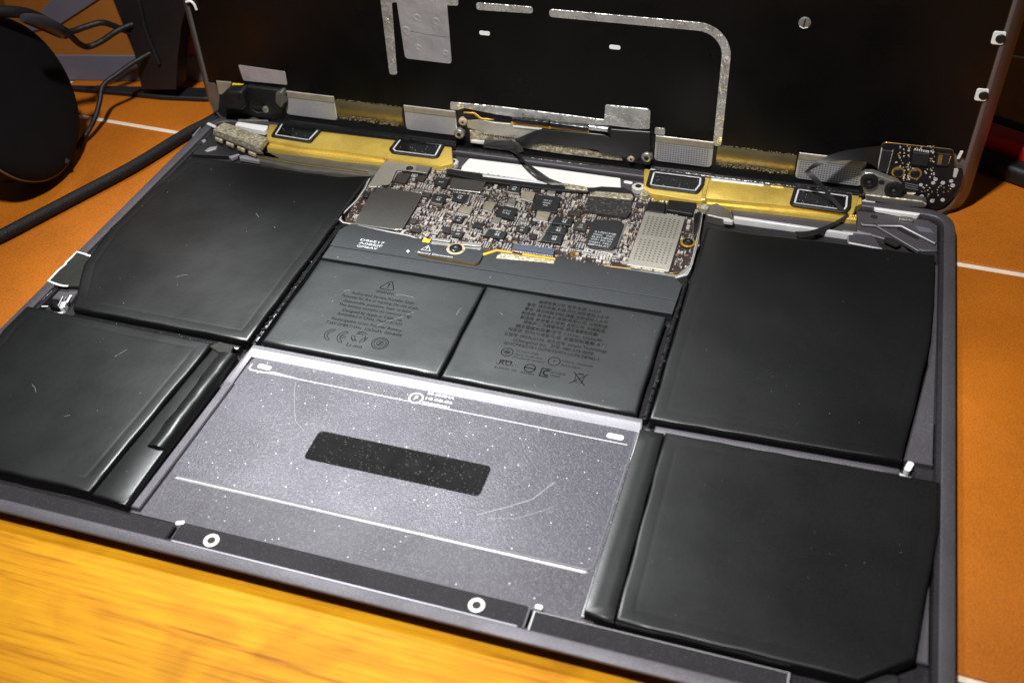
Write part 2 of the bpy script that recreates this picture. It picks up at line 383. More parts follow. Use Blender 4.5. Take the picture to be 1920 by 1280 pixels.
# ------------------------------------------------------------------ the tiled table
def tile_table():
    t = bpy.data.objects.new('tile_table', None); COL.objects.link(t)
    t.location = (0.140, 0.0268, 0); t.rotation_euler = (0, 0, R(-2.52))
    tag(t, 'table of orange glazed tiles with pale grout lines and a golden wooden front edge', 'table')
    xf = lambda x, y, z: (x/1000, y/1000, z/1000)
    P, g = 154.3, 1.2
    link('grout_bed', MB().prism(rect(-77-4*P, -0.3, -77+5*P, 4*P), -14, -0.7, 'grout').mesh('grout_bed', xf), t)
    link('wooden_edge', MB().prism(rect(-77-4*P, -230, -77+5*P, -g), -26, -0.1, 'wood', 1.2, segs=3).mesh('wooden_edge', xf), t, sm=50)
    me = MB().prism(rect(g, g, P-g, P-g, 1.5), -10, 0, 'tile', 0.8, segs=3).mesh('tile', xf)
    for j in range(4):
        for i in range(-4, 5):
            o = link('tile', me, t, sm=50 if (i, j) == (-4, 0) else None)
            o.location = ((-77+i*P)/1000, j*P/1000, random.uniform(-0.00012, 0))
tile_table()

def Yp(px, py, y):                             # a spot of the photo standing in the upright plane y
    v = ray(px, py); t = (y-CAM[1])/v.y
    return (CAM[0]+t*v.x, CAM[2]+t*v.z)
def on_y(pts): return [(Yp(a, b, y)[0], y, Yp(a, b, y)[1]) for a, b, y in pts]
def curve(pts, n=6):                           # smooth path through points
    P = [Vector(p) for p in pts]; out = []
    for i in range(len(P)-1):
        p0, p1, p2, p3 = P[max(i-1, 0)], P[i], P[i+1], P[min(i+2, len(P)-1)]
        for k in range(n):
            t = k/n
            out.append(tuple(0.5*((2*p1)+(p2-p0)*t+(2*p0-5*p1+4*p2-p3)*t*t+(3*p1-p0-3*p2+p3)*t**3)))
    out.append(tuple(P[-1])); return out

# ------------------------------------------------------------------ things behind and beside the laptop
def headphones():
    t = bpy.data.objects.new('headphones', None); COL.objects.link(t)
    cz = 27.5; cx, cy = Bp(34, 185, cz); t.location = W(cx, cy, -5)
    tag(t, 'black headphones with a round ear cup standing at the left edge of the table', 'headphones')
    xf = lambda x, y, z: ((x-cx)/1000, (y-cy)/1000, (z+RIM)/1000)
    a = Vector((CAM[0]-cx, CAM[1]-cy, 0)).normalized()
    yaw = math.atan2(a.y, a.x)+R(52)
    ax = Vector((cos(yaw)*cos(R(17)), sin(yaw)*cos(R(17)), sin(R(17))))
    q = ax.to_track_quat('Z', 'Y').to_matrix()*0.92; c = Vector((cx, cy, cz))
    def xfc(x, y, z):
        p = c+q@Vector((x, y, z)); return xf(*p)
    link('ear_cup', MB().lathe([(0.5, 2.6), (14, 2.7), (24, 2.6), (29, 2.2), (31.5, 1.2), (32.6, -0.6), (32.4, -4), (30.5, -8), (25, -10), (0.5, -10.5)][::-1], 'cup', n=64).mesh('ear_cup', xfc), t, sm=60)
    link('ear_pad', MB().lathe([(18, -10), (27, -10), (30, -13), (30.5, -16), (28, -19), (21, -20), (17, -17)][::-1], 'rubber', n=48).mesh('ear_pad', xfc), t, sm=60)
    link('cup_trim', MB().lathe([(32.4, -1.8), (32.9, -1.4), (32.9, -0.8), (32.4, -0.4)], 'steel_d', n=64).mesh('cup_trim', xfc), t, sm=60)
    yk = on_y([(42, 34, 150), (62, 38, 154), (88, 47, 160), (108, 58, 165), (116, 66, 168)])
    link('yoke', MB().tube(curve(yk), [1.4+1.2*sin(k/24*pi) for k in range(25)], 'yoke', 10).mesh('yoke', xf), t, sm=60)
    hb = on_y([(-140, 60, 140), (-60, 26, 150), (0, 22, 158), (50, 26, 166), (90, 44, 174), (125, 64, 180)])
    link('headband', MB().tube(curve(hb), 2.1, 'rubber', 12).mesh('headband', xf), t, sm=60)
    x1, y1 = Bp(124, 302, 2)
    pc = [(x1, y1, 2)]+on_y([(134, 288, 164), (160, 255, 172), (178, 222, 180), (187, 190, 186), (194, 160, 191), (222, 138, 197), (250, 118, 203), (290, 95, 210)])
    link('cable', MB().tube(curve(pc), 1.0, 'rubber', 10).mesh('cable', xf), t, sm=60)
headphones()

def loose_cables():
    p = on_y([(100, 50, 176), (130, 66, 184), (148, 82, 190), (165, 88, 195), (190, 78, 199), (222, 57, 204), (262, 40, 211)])
    tag(link('cable', MB().tube(curve(p), 1.2, 'rubber', 10).mesh('cable', W), sm=60), 'thin black cable dipping in a loop below the other one, left of the stand', 'cable')
    p = on_y([(122, 62, 188), (140, 58, 192), (162, 50, 196), (190, 43, 200), (214, 49, 204), (240, 60, 208), (270, 66, 213)])
    tag(link('cable', MB().tube(curve(p), 1.2, 'rubber', 10).mesh('cable', W), sm=60), 'thin black cable arching above the other one, left of the stand', 'cable')
    z = -2.7
    p = [Bp(x, y, z)+(z,) for x, y in ((470, 205), (432, 212), (395, 228), (345, 254), (250, 312), (150, 365), (60, 412), (0, 443), (-120, 500), (-300, 585))]
    p[0] = (p[0][0], p[0][1], z+3); p[1] = (p[1][0], p[1][1], z+1.5)
    m = MB(); pts = curve(p, 8); m.tube(pts, 2.25, 'braid', 14)
    tag(link('cable', m.mesh('cable', W), sm=60), 'thick black braided cable running from the laptop hinge across the tiles to the left', 'cable')
loose_cables()

def stand():
    y0 = 208
    pl = [Yp(a, b, y0) for a, b in ((212, 0), (232, 50), (252, 100), (266, 168), (330, 168), (333, 110), (340, 50), (352, 0))]
    k0 = Vector(pl[0])+(Vector(pl[0])-Vector(pl[1]))*2.2; k1 = Vector(pl[-1])+(Vector(pl[-1])-Vector(pl[-2]))*2.2
    pl = [tuple(k0)]+pl+[tuple(k1)]
    bx = (pl[4][0]+pl[5][0])/2
    t = bpy.data.objects.new('monitor_stand', None); COL.objects.link(t); t.location = W(bx, y0+12, -5)
    tag(t, 'black upright stand on a flat black foot behind the laptop', 'stand')
    xf = lambda x, z, d: ((x-bx)/1000, (d-12)/1000*1.0, (z+RIM)/1000)
    link('upright', MB().prism([(x, max(z, -2.9)) for x, z in pl], 8, 0, 'black', 0).mesh('upright', lambda x, z, d: xf(x, z, d)), t)
    ridge = [Yp(a, b, y0) for a, b in ((262, 0), (276, 60), (300, 118))]
    link('ridge', MB().tube(curve([(x, -0.6, z) for x, z in ridge]), 0.9, 'black', 8).mesh('ridge', lambda x, y, z: ((x-bx)/1000, (y-12)/1000, (z+RIM)/1000)), t, sm=60)
    f = Bq([(128, 159), (392, 164), (395, 184), (300, 180), (235, 173), (128, 164)], -3)
    link('foot', MB().prism(rnd(f, 2), -5, -3, 'black', 0.5).mesh('foot', lambda x, y, z: ((x-bx)/1000, (y-y0-12)/1000, (z+RIM)/1000)), t)
stand()

def back_box():
    a = Vector(Bp(60, 149, -5)); b = Vector(Bp(420, 152, -5)); u = (b-a).normalized(); L = (b-a).length
    t = bpy.data.objects.new('storage_box', None); COL.objects.link(t)
    v = Vector((-u.y, u.x)); c = a+u*L/2+v*30; t.location = W(c.x, c.y, -5)
    t.rotation_euler = (0, 0, math.atan2(u.y, u.x))
    tag(t, 'orange-brown box with slate grey bands standing behind the cables', 'box')
    xf = lambda x, y, z: ((x-L/2)/1000, (y-30)/1000, z/1000)
    link('body', MB().prism(rect(0, 0, L, 60, 1), 0, 130, 'boxwood', 0.8).mesh('body', xf), t)
    def fx(px, py):                            # onto the box's front
        r_ = ray(px, py); n = Vector((v.x, v.y, 0)); o = Vector((a.x, a.y, 0)); C = Vector(CAM)
        X = C+r_*(n.dot(o-C)/n.dot(r_)); return ((X.x-a.x)*u.x+(X.y-a.y)*u.y, X.z+RIM)
    q = [fx(40, 62), fx(112, 46), fx(250, -45), fx(150, -60)]
    zb = fx(240, 103)[1]; link('band', MB().prism(rect(-0.4, -0.8, L+0.4, 0.0), 0.3, zb, 'greybar', 0.3).mesh('band', xf), t)
    link('sash', MB().prism([(x, z) for x, z in q], 0.0, 0.9, 'greybar', 0.2).mesh('sash', lambda x, z, d: xf(x, -0.05-d, z)), t)
back_box()

def tool_handle():
    a = Vector(Bp(1828, 243, 3)+(3,)); b = Vector(Bp(1985, 296, 3)+(3,))
    t = bpy.data.objects.new('tool_handle', None); COL.objects.link(t); t.location = W(a.x, a.y, -5)
    tag(t, 'black tool handle with a red grip lying right of the upright lid', 'tool')
    d = (b-a); L = d.length+40; d.normalize(); s = Vector((d.y, -d.x, 0))
    def xf(x, y, z): p = d*x+s*y; return (p.x/1000, p.y/1000, z/1000)
    def bar(y0, y1, z0, z1, m, x0=0, x1=None, r=2.0):
        k = MB(); sec = rnd([(y0, z0), (y1, z0), (y1, z1), (y0, z1)], r, 4); x1 = x1 or L
        A = [(x0, y, z) for y, z in sec]; B = [(x1, y, z) for y, z in sec]; mm = k.mi(m)
        la = k.loop(A, 0); lb = k.loop(B, 0); k.bridge(lb, la, mm); k.cap(la, mm); k.cap(lb, mm, True); return k.mesh('bar', xf)
    link('rear_rail', bar(-11, -5, 0, 11, 'rubber', r=2.5), t, sm=50)
    link('red_grip', bar(-5, 6.5, 1, 11.5, 'red', r=4), t, sm=50)
    link('front_rail', bar(6.5, 14, 0, 7, 'rubber', r=2.5), t, sm=50)
    link('grip_highlight', bar(-2, 6.8, 6.5, 11.9, 'pink', x0=40, x1=62, r=1.5), t, sm=50)  # pinkish highlight on the red grip, added as a raised pink bar
tool_handle()

# ------------------------------------------------------------------ the laptop
lap = bpy.data.objects.new('laptop', None); COL.objects.link(lap); lap.location = (LC[0]/1000, LC[1]/1000, 0)
tag(lap, 'opened space grey laptop showing black battery cells, circuit board and gold speakers', 'laptop')
def part(name, mb, parent=lap, label=None, kind=None, sm=35, xf=xb):
    return link(name, mb.mesh(name, xf), parent, label, kind, sm)

# --- bottom case: rim, floor, ledges
def bottom_case():
    m = MB(); out = rect(0, 0, 280.5, 196.5, 10.5, 10)
    m.loft(out, [(15, -4.9), (6, -4.1), (1.6, -2.5), (0.25, -1.1), (0, -0.55), (0.12, -0.2), (0.45, 0.0), (3.2, 0.0), (3.55, -0.25), (3.6, -1.2), (4.6, -1.25), (5.0, -3.3)],
           ['space']*9+['ledge']*3)
    c = part('bottom_case', m)
    # trackpad deck with its steps
    d = MB()
    d.prism(rnd([(81.4, 24.4), (198.4, 24.6), (199.2, 74.5), (82.2, 74.5)], [4.2, 2.4, 0, 0], 8), -3.0, -2.45, 'deck', 0.38, 'wall')
    d.prism(rect(78.6, 10.6, 202, 74.5), -3.35, -2.98, 'deck2', 0.0)
    part('trackpad_deck', d, c)
    e_ = MB(); e_.prism(rnd([(83.6, 23.75), (120, 23.8), (160, 23.75), (196.6, 23.7), (197.6, 24.5), (196.4, 24.55), (84, 24.4)], .3, 3), -3.0, -2.62, 'bare', 0.25); part('step_edge', e_, c)
    wl = MB(); path = rnd([(81.2, 58), (81.2, 72.3), (199.3, 72.3), (199.3, 58), (199.0, 50), (81.4, 50)], [0, 5.5, 5.5, 0, 0, 0], 10)
    k0 = min(range(len(path)), key=lambda i: (path[i][0]-81.2)**2+(path[i][1]-58)**2); path = path[k0:]+path[:k0]
    if path[1][1] > 59 and path[1][0] < 100: pass
    else: path = [path[0]]+path[1:][::-1]
    k1 = min(range(len(path)), key=lambda i: (path[i][0]-199.3)**2+(path[i][1]-58)**2); path = path[:k1+1]
    def outw(d):
        o = []
        for i in range(len(path)):
            t_ = Vector(path[min(i+1, len(path)-1)])-Vector(path[max(i-1, 0)]); t_.normalize(); o.append((path[i][0]-t_.y*d, path[i][1]+t_.x*d))
        return o
    n = len(path); mw, mt = wl.mi('wall'), wl.mi('space'); rings = []
    for d, z in ((0, -2.5), (.25, -2.35), (1.75, -.55), (2.1, -.32), (3.0, -.30), (3.0, -3.3)):
        i0 = len(wl.v); f_ = [min(1, max(.25, (abs(p[0]-140)-40)/1)) for p in path]
        wl.v += [(x, y, z if y > 66 else -2.5+(z+2.5)*max(0, (y-58)/8)) for x, y in outw(d)]; rings.append(i0)
    for r_ in range(5):
        for i in range(n-1): wl.f.append((rings[r_]+i, rings[r_]+i+1, rings[r_+1]+i+1, rings[r_+1]+i)); wl.m.append(mw if r_ < 2 else mt)
    part('deck_wall', wl, c, sm=50)
    ln = MB()
    ln.stroke([(83.4, 67.2), (120, 67.05), (160, 66.95), (197.4, 66.9)], 0.2, -2.435, 'bare')
    ln.stroke([(82.9, 69.6), (83.0, 67.6), (83.6, 67.1), (88.0, 66.9), (91, 67.9), (95.5, 67.4), (98, 67.3)], 0.3, -2.43, 'bare')
    ln.stroke([(99, 66), (101, 61), (103.5, 56), (106, 51.5), (110, 48.6)], 0.09, -2.432, 'print_gr')
    ln.stroke([(166, 33.5), (172, 37.5), (178, 42), (182, 49)], 0.18, -2.432, 'print_gr')
    ln.stroke([(169, 33.0), (176, 35), (184, 41)], 0.10, -2.432, 'print_gr')
    part('scribe_line', ln, c, sm=None)
    for x, y, l_, a_ in ((87.2, 69.2, 4.4, -4), (193.6, 69.0, 4.6, 0)): part('witness_mark', MB().prism(rotq(x, y, l_, 1.75, a_, 0.8), -2.6, -2.4, 'white'), c)
    tx = MB(); z = -2.43
    tx.stroke(disc(*Bp(780, 746, -2.45), 1.95, 28), 0.42, z, 'white', True)
    tx.text('F', *Bp(780, 746, -2.45), z, 2.5, 'white')
    for k, s_ in enumerate(('80-05004A', '10.08.06', '00000001')): tx.text(s_, Bp(822, 751, -2.45)[0], Bp(822, 751, -2.45)[1]+2.05-1.95*k, z, 1.45, 'white', width=8.0)
    part('printed_mark', tx, c, sm=None)
    part('adhesive_pad', MB().prism(rect(114.3, 39.2, 164.6, 49.9, 1.6), -2.6, -2.3, 'padtape', 0.1), c, 'black speckled adhesive strip on the trackpad deck')
    # front ledge: recessed bar with two screw rings
    f = MB()
    f.prism(rect(4.6, 3.4, 93.6, 8.6), -3.35, -0.75, 'ledge', 0.35)
    f.prism(rect(188.2, 3.4, 246.5, 9.4, 0), -3.35, -0.75, 'ledge', 0.45, 'bare')
    f.prism(rect(94.4, 3.4, 187.2, 10.5, 1.2), -3.35, -1.15, 'ledge', 0.3, 'wall')
    f.prism(rect(95.0, 4.0, 185.6, 4.45, 0.15), -1.2, -1.06, 'wall', 0.05)
    f.prism(rotq(189.0, 10.6, 1.9, 1.3, 0, 0.55), -3.35, -1.0, 'bare', 0.2)
    f.prism(rotq(94.2, 9.8, 2.4, 1.3, 20, 0.6), -3.35, -1.0, 'bare', 0.2)
    part('front_ledge', f, c)
    for x, y in ((104.9, 6.9), (174.9, 7.0)):
        r = MB(); r.ringplate(disc(x, y, 2.0, 24), disc(x, y, 1.05, 24), -1.15, -0.95, 'ring'); r.prism(disc(x, y, 1.07, 24), -1.4, -1.12, 'hole')
        part('screw_ring', r, c)
    # side walls of the deck, black channels beside the middle cells
    s = MB(); s2_ = MB()
    s.prism([(78.2, 11.5), (80.9, 11.5), (82.0, 60.5), (79.2, 60.5)], -3.35, -1.9, 'space', 0.3)
    s2_.prism([(198.9, 11.5), (200.6, 11.5), (201.6, 60.5), (199.6, 60.5)], -3.35, -2.0, 'space', 0.3, 'bare')
    part('deck_rail', s, c); part('deck_rail', s2_, c)
    for x0, x1 in ((79.4, 81.0), (199.4, 200.8)):
        g = MB(); g.prism(rect(x0, 76, x1, 140, 0.5), -3.35, -0.9, 'gloss', 0.35, segs=3)
        for k in range(22): g.prism(rotq((x0+x1)/2+random.uniform(-.5, .5), 77+k*2.9, random.uniform(.6, 1.6), random.uniform(.4, 1.1), random.uniform(0, 90), .15), -1.2, random.uniform(-.85, -.4), 'gloss', .12)
        part('channel_seal', g, c)
    # ledges along the right and left walls
    for sgn in (0, 1):
        X = (lambda x: 280.5-x) if sgn else (lambda x: x)
        l = MB()
        l.prism([(X(4.8), 96), (X(7.0), 96), (X(7.0), 168), (X(4.8), 168)], -3.35, -1.9, 'space', 0.3)
        l.prism([(X(5.2), 80), (X(12.5), 80), (X(7.2), 118), (X(5.2), 122)], -3.35, -1.5, 'space', 0.3, 'bare' if 0 else 'space')
        l.prism([(X(5.2), 20), (X(10.5), 20), (X(5.6), 60)], -3.35, -1.6, 'space', 0.3)
        part('side_ledge', l, c)
        b = MB()
        b.prism(rotq(X(11.2), 77.6, 1.6, 3.6, -18 if sgn else 18, .75), -3.3, -1.2, 'white')
        b.stroke([(X(13.6), 74.4), (X(11.8), 73.6), (X(10.5), 73.6)], 0.8, -1.3, 'bare'); b.stroke([(X(7.6), 73.0), (X(6.2), 72.6), (X(5.0), 71.8)], 0.8, -1.3, 'bare')
        b.prism(rotq(X(9.0), 73.2, 2.0, 3.4, 0, .9), -3.3, -1.6, 'black', .3)
        b.stroke([(X(9.8), 73.8), (X(8.2), 73.5)], 0.5, -1.55, 'bare'); b.stroke([(X(9.6), 72.6), (X(8.3), 72.4)], 0.5, -1.55, 'bare')
        part('corner_latch', b, c)
    # smoky film patch with a bright edge at the left wall
    fp = Bq(zq(60, 440, 8, [(660, 250), (800, 295), (950, 340), (870, 480), (700, 770), (540, 765), (400, 745), (240, 695), (400, 520), (510, 430)]), 0.15)
    part('film_patch', MB().prism(fp, -0.6, 0.15, 'clear', 0.05), c, 'smoky clear film patch with a bright edge at the left wall')
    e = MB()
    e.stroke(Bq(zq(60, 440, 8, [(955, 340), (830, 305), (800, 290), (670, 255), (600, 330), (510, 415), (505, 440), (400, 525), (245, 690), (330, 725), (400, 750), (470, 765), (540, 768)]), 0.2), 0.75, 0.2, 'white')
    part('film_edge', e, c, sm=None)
    k = MB()
    for q in ([(90, 565), (60, 590), (66, 584)], ):
        pass
    for (x0, y0, x1, y1, wd, mm) in ((118, 555, 108, 575, .25, 'bare'), (124, 556, 110, 577, .2, 'steel'), (133, 553, 125, 567, .7, 'white'), (78, 574, 90, 574, .45, 'bare'), (112, 576, 122, 575, .35, 'bare'), (98, 545, 68, 572, .25, 'steel')):
        k.stroke([Bp(x0, y0, -0.8), Bp(x1, y1, -0.8)], wd, -0.8, mm)
    for q in (0, 1, 2, 3): k.prism(rotq(*Bp(96+q*4, 570+q*2, -0.8), .8, 1.4, 20*q, .2), -3.3, -0.5, 'gloss', .2)
    part('latch_fragment', k, c, sm=None)
    return c
case = bottom_case()

# --- battery cells
def dens(poly, step=5.0, jit=0.10, marg=0.0):
    p = ccw(poly); out = []
    for i in range(len(p)):
        a, b = Vector(p[i]), Vector(p[(i+1) % len(p)]); n = max(1, int((b-a).length/step)); q = (b-a)
        nn = Vector((-q.y, q.x)).normalized()
        out.append((a.x, a.y))
        if marg:
            if q.length < 2.6*marg: continue
            n = max(1, int((q.length-2*marg)/step)); fr = [(marg+(q.length-2*marg)*k/n)/q.length for k in range(n+1)]
        else: fr = [k/n for k in range(1, n)]
        for f in fr:
            v = a+q*f+nn*random.uniform(-jit, jit); out.append((v.x, v.y))
    return out
def cell(poly, zt, crease=True, label=None, z0=-3.2, cr_=0.03, mt='pouch'):
    m = MB(); p = dens(poly, 5.0, 0.0, 8.5)
    prof = [(0, z0), (0, zt-1.0), (0.06, zt-0.45), (0.28, zt-0.14), (0.6, zt-0.03), (1.1, zt)]
    prof += [(3.4, zt), (3.75, zt-cr_), (4.1, zt), (4.8, zt+0.01), (6.4, zt+0.01)] if crease else [(3.0, zt), (5.0, zt)]
    m.loft(p, prof, [mt]*len(prof), cap_top=False); n = len(p); mm = m.mi(mt)
    last = list(range(len(m.v)-n, len(m.v))); gx = sum(m.v[i][0] for i in last)/n; gy = sum(m.v[i][1] for i in last)/n
    for fr in (0.5,):                          # flat top closed towards its middle
        nl = m.loop([(gx+(m.v[i][0]-gx)*fr, gy+(m.v[i][1]-gy)*fr) for i in last], m.v[last[0]][2]); m.bridge(last, nl, mm); last = nl
    m.v.append((gx, gy, m.v[last[0]][2])); ce = len(m.v)-1
    for i in range(n): m.f.append((last[i], last[(i+1) % n], ce)); m.m.append(mm)
    n = len(p); ph = random.uniform(0, 6)
    for k in range(len(m.v)-1-3*n):              # soft, uneven foil edge
        x, y, z = m.v[k]; f = 0.12 if k < 6*n else 0.02; q = k % n
        m.v[k] = (x+f*(sin(q*1.7+ph)+random.uniform(-.5, .5)), y+f*(sin(q*2.3+ph)+random.uniform(-.5, .5)), z+(f*.5*sin(q*1.1+ph) if z > zt-1 else 0))
    return part('battery_cell', m, lap, label, sm=60)
L1 = cell([(7.9, 165.0), (4.6, 136.5), (3.9, 116), (7.2, 96), (17.1, 75.4), (78.9, 75.4), (79.2, 119), (79.0, 168.8), (69.0, 165.6)], 0.7)
R1 = cell([(201.6, 75.2), (267.1, 77.2), (270.6, 104), (273.4, 128), (274.2, 146), (274.0, 169.6), (240, 168.4), (201.9, 166.5)], 0.7, cr_=0.012, mt='pouch_r')
L2 = cell([(2.4, 61), (2.4, 72.4), (69.2, 71.8), (66.9, 11.2), (24, 10.8), (8.5, 17)], 0.9)
R2 = cell([(207.0, 10.6), (260.6, 10.4), (271.8, 18.8), (276.6, 59), (276.6, 72.4), (206.6, 71.2)], 0.9, cr_=0.012, mt='pouch_r')
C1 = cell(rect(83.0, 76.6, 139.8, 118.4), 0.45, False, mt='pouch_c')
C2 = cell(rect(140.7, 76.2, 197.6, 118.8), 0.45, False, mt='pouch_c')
def flaps():
    m = MB(); p = dens([(67.2, 11.0), (77.9, 10.4), (77.9, 70.2), (69.6, 71.4)], 4, .12)
    m.loft(p, [(0, -3.2), (0, -0.35), (.2, -.1), (.7, .0)], ['pouch']*4); part('sealed_flange', m, L2, sm=60)
    m = MB(); prev = None; mm = m.mi('pouch')  # folded tape along the flange
    for k in range(15):
        y = 30.0+k*2.8; j = random.uniform(-.25, .25); h = 1.15+random.uniform(-.25, .25); cx = 75.2+(y-30)*0.012
        l = m.loop([(cx-2.9+j, y, -0.55), (cx-2.4+j, y, 0.25+h*.25), (cx-1.2, y, h*.75), (cx+0.4, y, h+random.uniform(-.1, .1)), (cx+1.7, y, h*.85), (cx+2.7, y, 0.0), (cx+2.8, y, -2.6), (cx-2, y, -2.6)], 0)
        if prev: m.bridge(prev, l, mm)
        else: m.cap(l, mm)
        prev = l
    m.cap(prev, mm, True); part('folded_tape', m, L2, sm=50)
    m = MB(); m.prism(Bq([(392, 648), (412, 640), (438, 648), (432, 662), (410, 660)], 0.5), -.6, .5, 'clear', .15); part('torn_tape', m, L2)
    m = MB(); p = dens([(199.9, 70.8), (199.6, 11.4), (206.8, 10.6), (206.4, 71.0)], 4, .12)
    m.loft(p, [(0, -3.2), (0, 0.25), (.08, .42), (.3, .5), (2.6, .5), (3.0, .5)], ['pouch_r']*6); part('sealed_flange', m, R2, sm=60)
    m = MB(); m.prism(dens([(203.5, 71.4), (267, 73.6), (267, 75.6), (203.5, 74.2)], 5, .1), -3.3, -.6, 'space', .5, segs=2); part('cell_divider', m, case, sm=50)
    m = MB(); m.prism(dens([(18, 73.2), (77, 72.6), (77, 74.6), (18, 74.8)], 5, .1), -3.3, -.9, 'gloss', .4, segs=2); part('cell_divider', m, case, sm=50)
    m = MB(); x, y = Bp(1640, 1262, -1); m.prism(rotq(x+1, y-1, 9, 3.2, 14, 1.2), -3.2, -1.2, 'black', .5); part('corner_stop', m, case)
flaps()

def cell_print():
    z = 0.475
    def at(px, py): return Bp(px, py, 0.45)
    def arc(cx, cy, r, a0, a1, n=14): return [(cx+r*cos(R(a0+(a1-a0)*k/n)), cy+r*sin(R(a0+(a1-a0)*k/n))) for k in range(n+1)]
    K = 'print_dk'; m = MB()
    lines = [('WARNING', 723, 549, 6.6), ('Authorized Service Provider Only', 717, 558.5, 21.0), ('Potential for fire or burning. Do not crush,', 712, 566, 25.8), ('disassemble, puncture, heat, or burn.', 707, 574, 23.0),
             ('This battery contains no mercury (Hg)', 703.5, 582, 24.2), ('Designed by Apple in California', 697.5, 590.5, 19.8), ('Assembled in China  Model A1527', 693.5, 598, 21.4),
             ('Rechargeable Li-ion Polymer Battery', 687.5, 608, 23.1), ('7.55V      39.71Whr  5263mAh  020-8504', 683, 616.5, 24.8)]
    P = [at(a_, b_) for _, a_, b_, _ in lines]; xc = sum(p[0] for p in P)/len(P)
    for (s_, _, _, w_), (x, y) in zip(lines, P): m.text(s_, xc, y, z, 1.75, K, width=w_, res=2)
    x0, y = xc-24.8/2+24.8*.155, P[-1][1]
    m.stroke([(x0, y+.3), (x0+2.3, y+.3)], .2, z, K)
    for q in range(3): m.stroke([(x0+q*.85, y-.3), (x0+q*.85+.6, y-.3)], .2, z, K)
    tx, ty = at(729, 535)
    m.stroke(rnd([(tx-2.7, ty-2.2), (tx+2.7, ty-2.2), (tx, ty+2.7)], .8, 4), .26, z, K, True); m.stroke([(tx, ty+1.1), (tx, ty-.6)], .34, z, K); m.stroke([(tx, ty-1.0), (tx, ty-1.4)], .4, z, K)
    for px, py, e in ((619, 627, False), (643, 631.5, True)):
        cx, cy = at(px, py); cx += .9
        m.stroke(arc(cx, cy, 2.6, 95, 265)+arc(cx, cy, 1.75, 255, 105), .2, z, K, True)
        if e: m.stroke([(cx-1.75, cy+.4), (cx-.1, cy+.4), (cx-.1, cy-.4), (cx-1.75, cy-.4)], .2, z, K)
    cx, cy = at(674, 632)
    for k in range(3):
        a_ = 90+120*k
        Q = [(cx+2.6*cos(R(a_+q))*f, cy+2.6*sin(R(a_+q))*f) for q, f in ((-40, 1), (0, .95), (38, 1), (30, .6), (-30, .6))]
        m.stroke(Q, .2, z, K, True); m.stroke([Q[1], (cx+2.6*cos(R(a_+60))*.7, cy+2.6*sin(R(a_+60))*.7)], .2, z, K)
    m.text('Li-ion', *at(664.5, 648), z, 2.2, K, width=4.9)
    cx, cy = at(712.5, 643.5)
    m.stroke(disc(cx, cy, 2.5, 28), .22, z, K, True); m.stroke(disc(cx, cy, 1.85, 24), .18, z, K, True); m.stroke(disc(cx, cy, 1.0, 16), .18, z, K, True); m.text('S', cx, cy, z, 1.7, K); m.stroke([(cx-.6, cy-.9), (cx+.6, cy+.9)], .18, z, K)
    part('printed_text', m, C1, sm=None)
    m = MB(); z = .477
    L = [('美国有限公司, 型号/型號: A1527', 1068.5, 576, 19.5), ('警告: 请勿拆解,刺破,挤压,加热或投入火中', 1066, 584, 25.8), ('警告: 請勿拆解,刺破,擠壓,加熱或投入火中', 1062, 592, 26.0), ('制造商: 新世电子(常熟)有限公司, 中国制造', 1058, 600, 26.9),
         ('製造商: 新世電子(常熟)有限公司, 中國製造', 1054, 608, 26.4), ('锂电池/二次鋰電池組, 額定電壓和容量/', 1048.5, 615.5, 23.3), ('額定電壓和容量/정격: 7.55Vdc, 5263mAh', 1047, 624.5, 26.7), ('제품명: 전지(어셈블리)셀, 充電限制電壓: 8.7V', 1045, 633, 30.4),
         ('모델명: PP23LG124, 제조업체: Simplo Technology', 1041, 642, 31.5), ('(Changshu) Inc.  전화: 080-333-4000', 1036, 650, 24.2), ('2(1ICP4/62/76+1ICP4/73/97+1ICP5/58/46)-1', 1032.5, 658, 28.8)]
    P = [at(a_, b_) for _, a_, b_, _ in L]; xc = sum(p[0] for p in P)/len(P)
    for (s_, _, _, w_), (x, y) in zip(L, P): m.text(s_, xc, y, z, 1.75, K, width=w_, res=2)
    cx, cy = at(951, 660); m.stroke(disc(cx, cy, 1.75, 24), .26, z, K, True); m.stroke(disc(cx, cy, 1.05, 4), .24, z, K, True); m.stroke([(cx-.5, cy), (cx+.5, cy)], .55, z, K)
    for s_, px, py, w_ in (('TIS 2217-2548', 987.6, 660.8, 7.2), ('Apple South Asia', 991, 667.8, 8.6), ('(Thailand) Limited', 990.5, 674, 9.6), ('7.55Vdc, 5263mAh', 1082.6, 682, 9.4), ('Apple Japan', 1070.7, 687, 6.0), ('E194109 TIS', 947.5, 691.8, 6.6), ('R33081', 989, 700, 3.8), ('ZU10564-', 1047, 700, 4.4), ('15003', 1040, 705, 2.8)):
        m.text(s_, *at(px, py), z, 1.1, K, width=w_, res=1)
    cx, cy = at(1039, 677.4); m.stroke(disc(cx, cy, 1.75, 24), .24, z, K, True); m.text('?', cx, cy, z, 2.1, K)
    cx, cy = at(947.5, 680.6); m.text('RU', cx, cy, z, 3.0, K, width=3.6); m.stroke([(cx-1.8, cy+.95), (cx+1.8, cy+.95)], .32, z, K); m.text('c', *at(932, 681), z, 1.5, K); m.text('US', *at(964, 685.5), z, 1.1, K)
    cx, cy = at(993.5, 690); m.stroke(disc(cx, cy, 1.6, 24), .3, z, K, True); m.stroke([(cx-1.5, cy), (cx+1.5, cy)], .34, z, K)
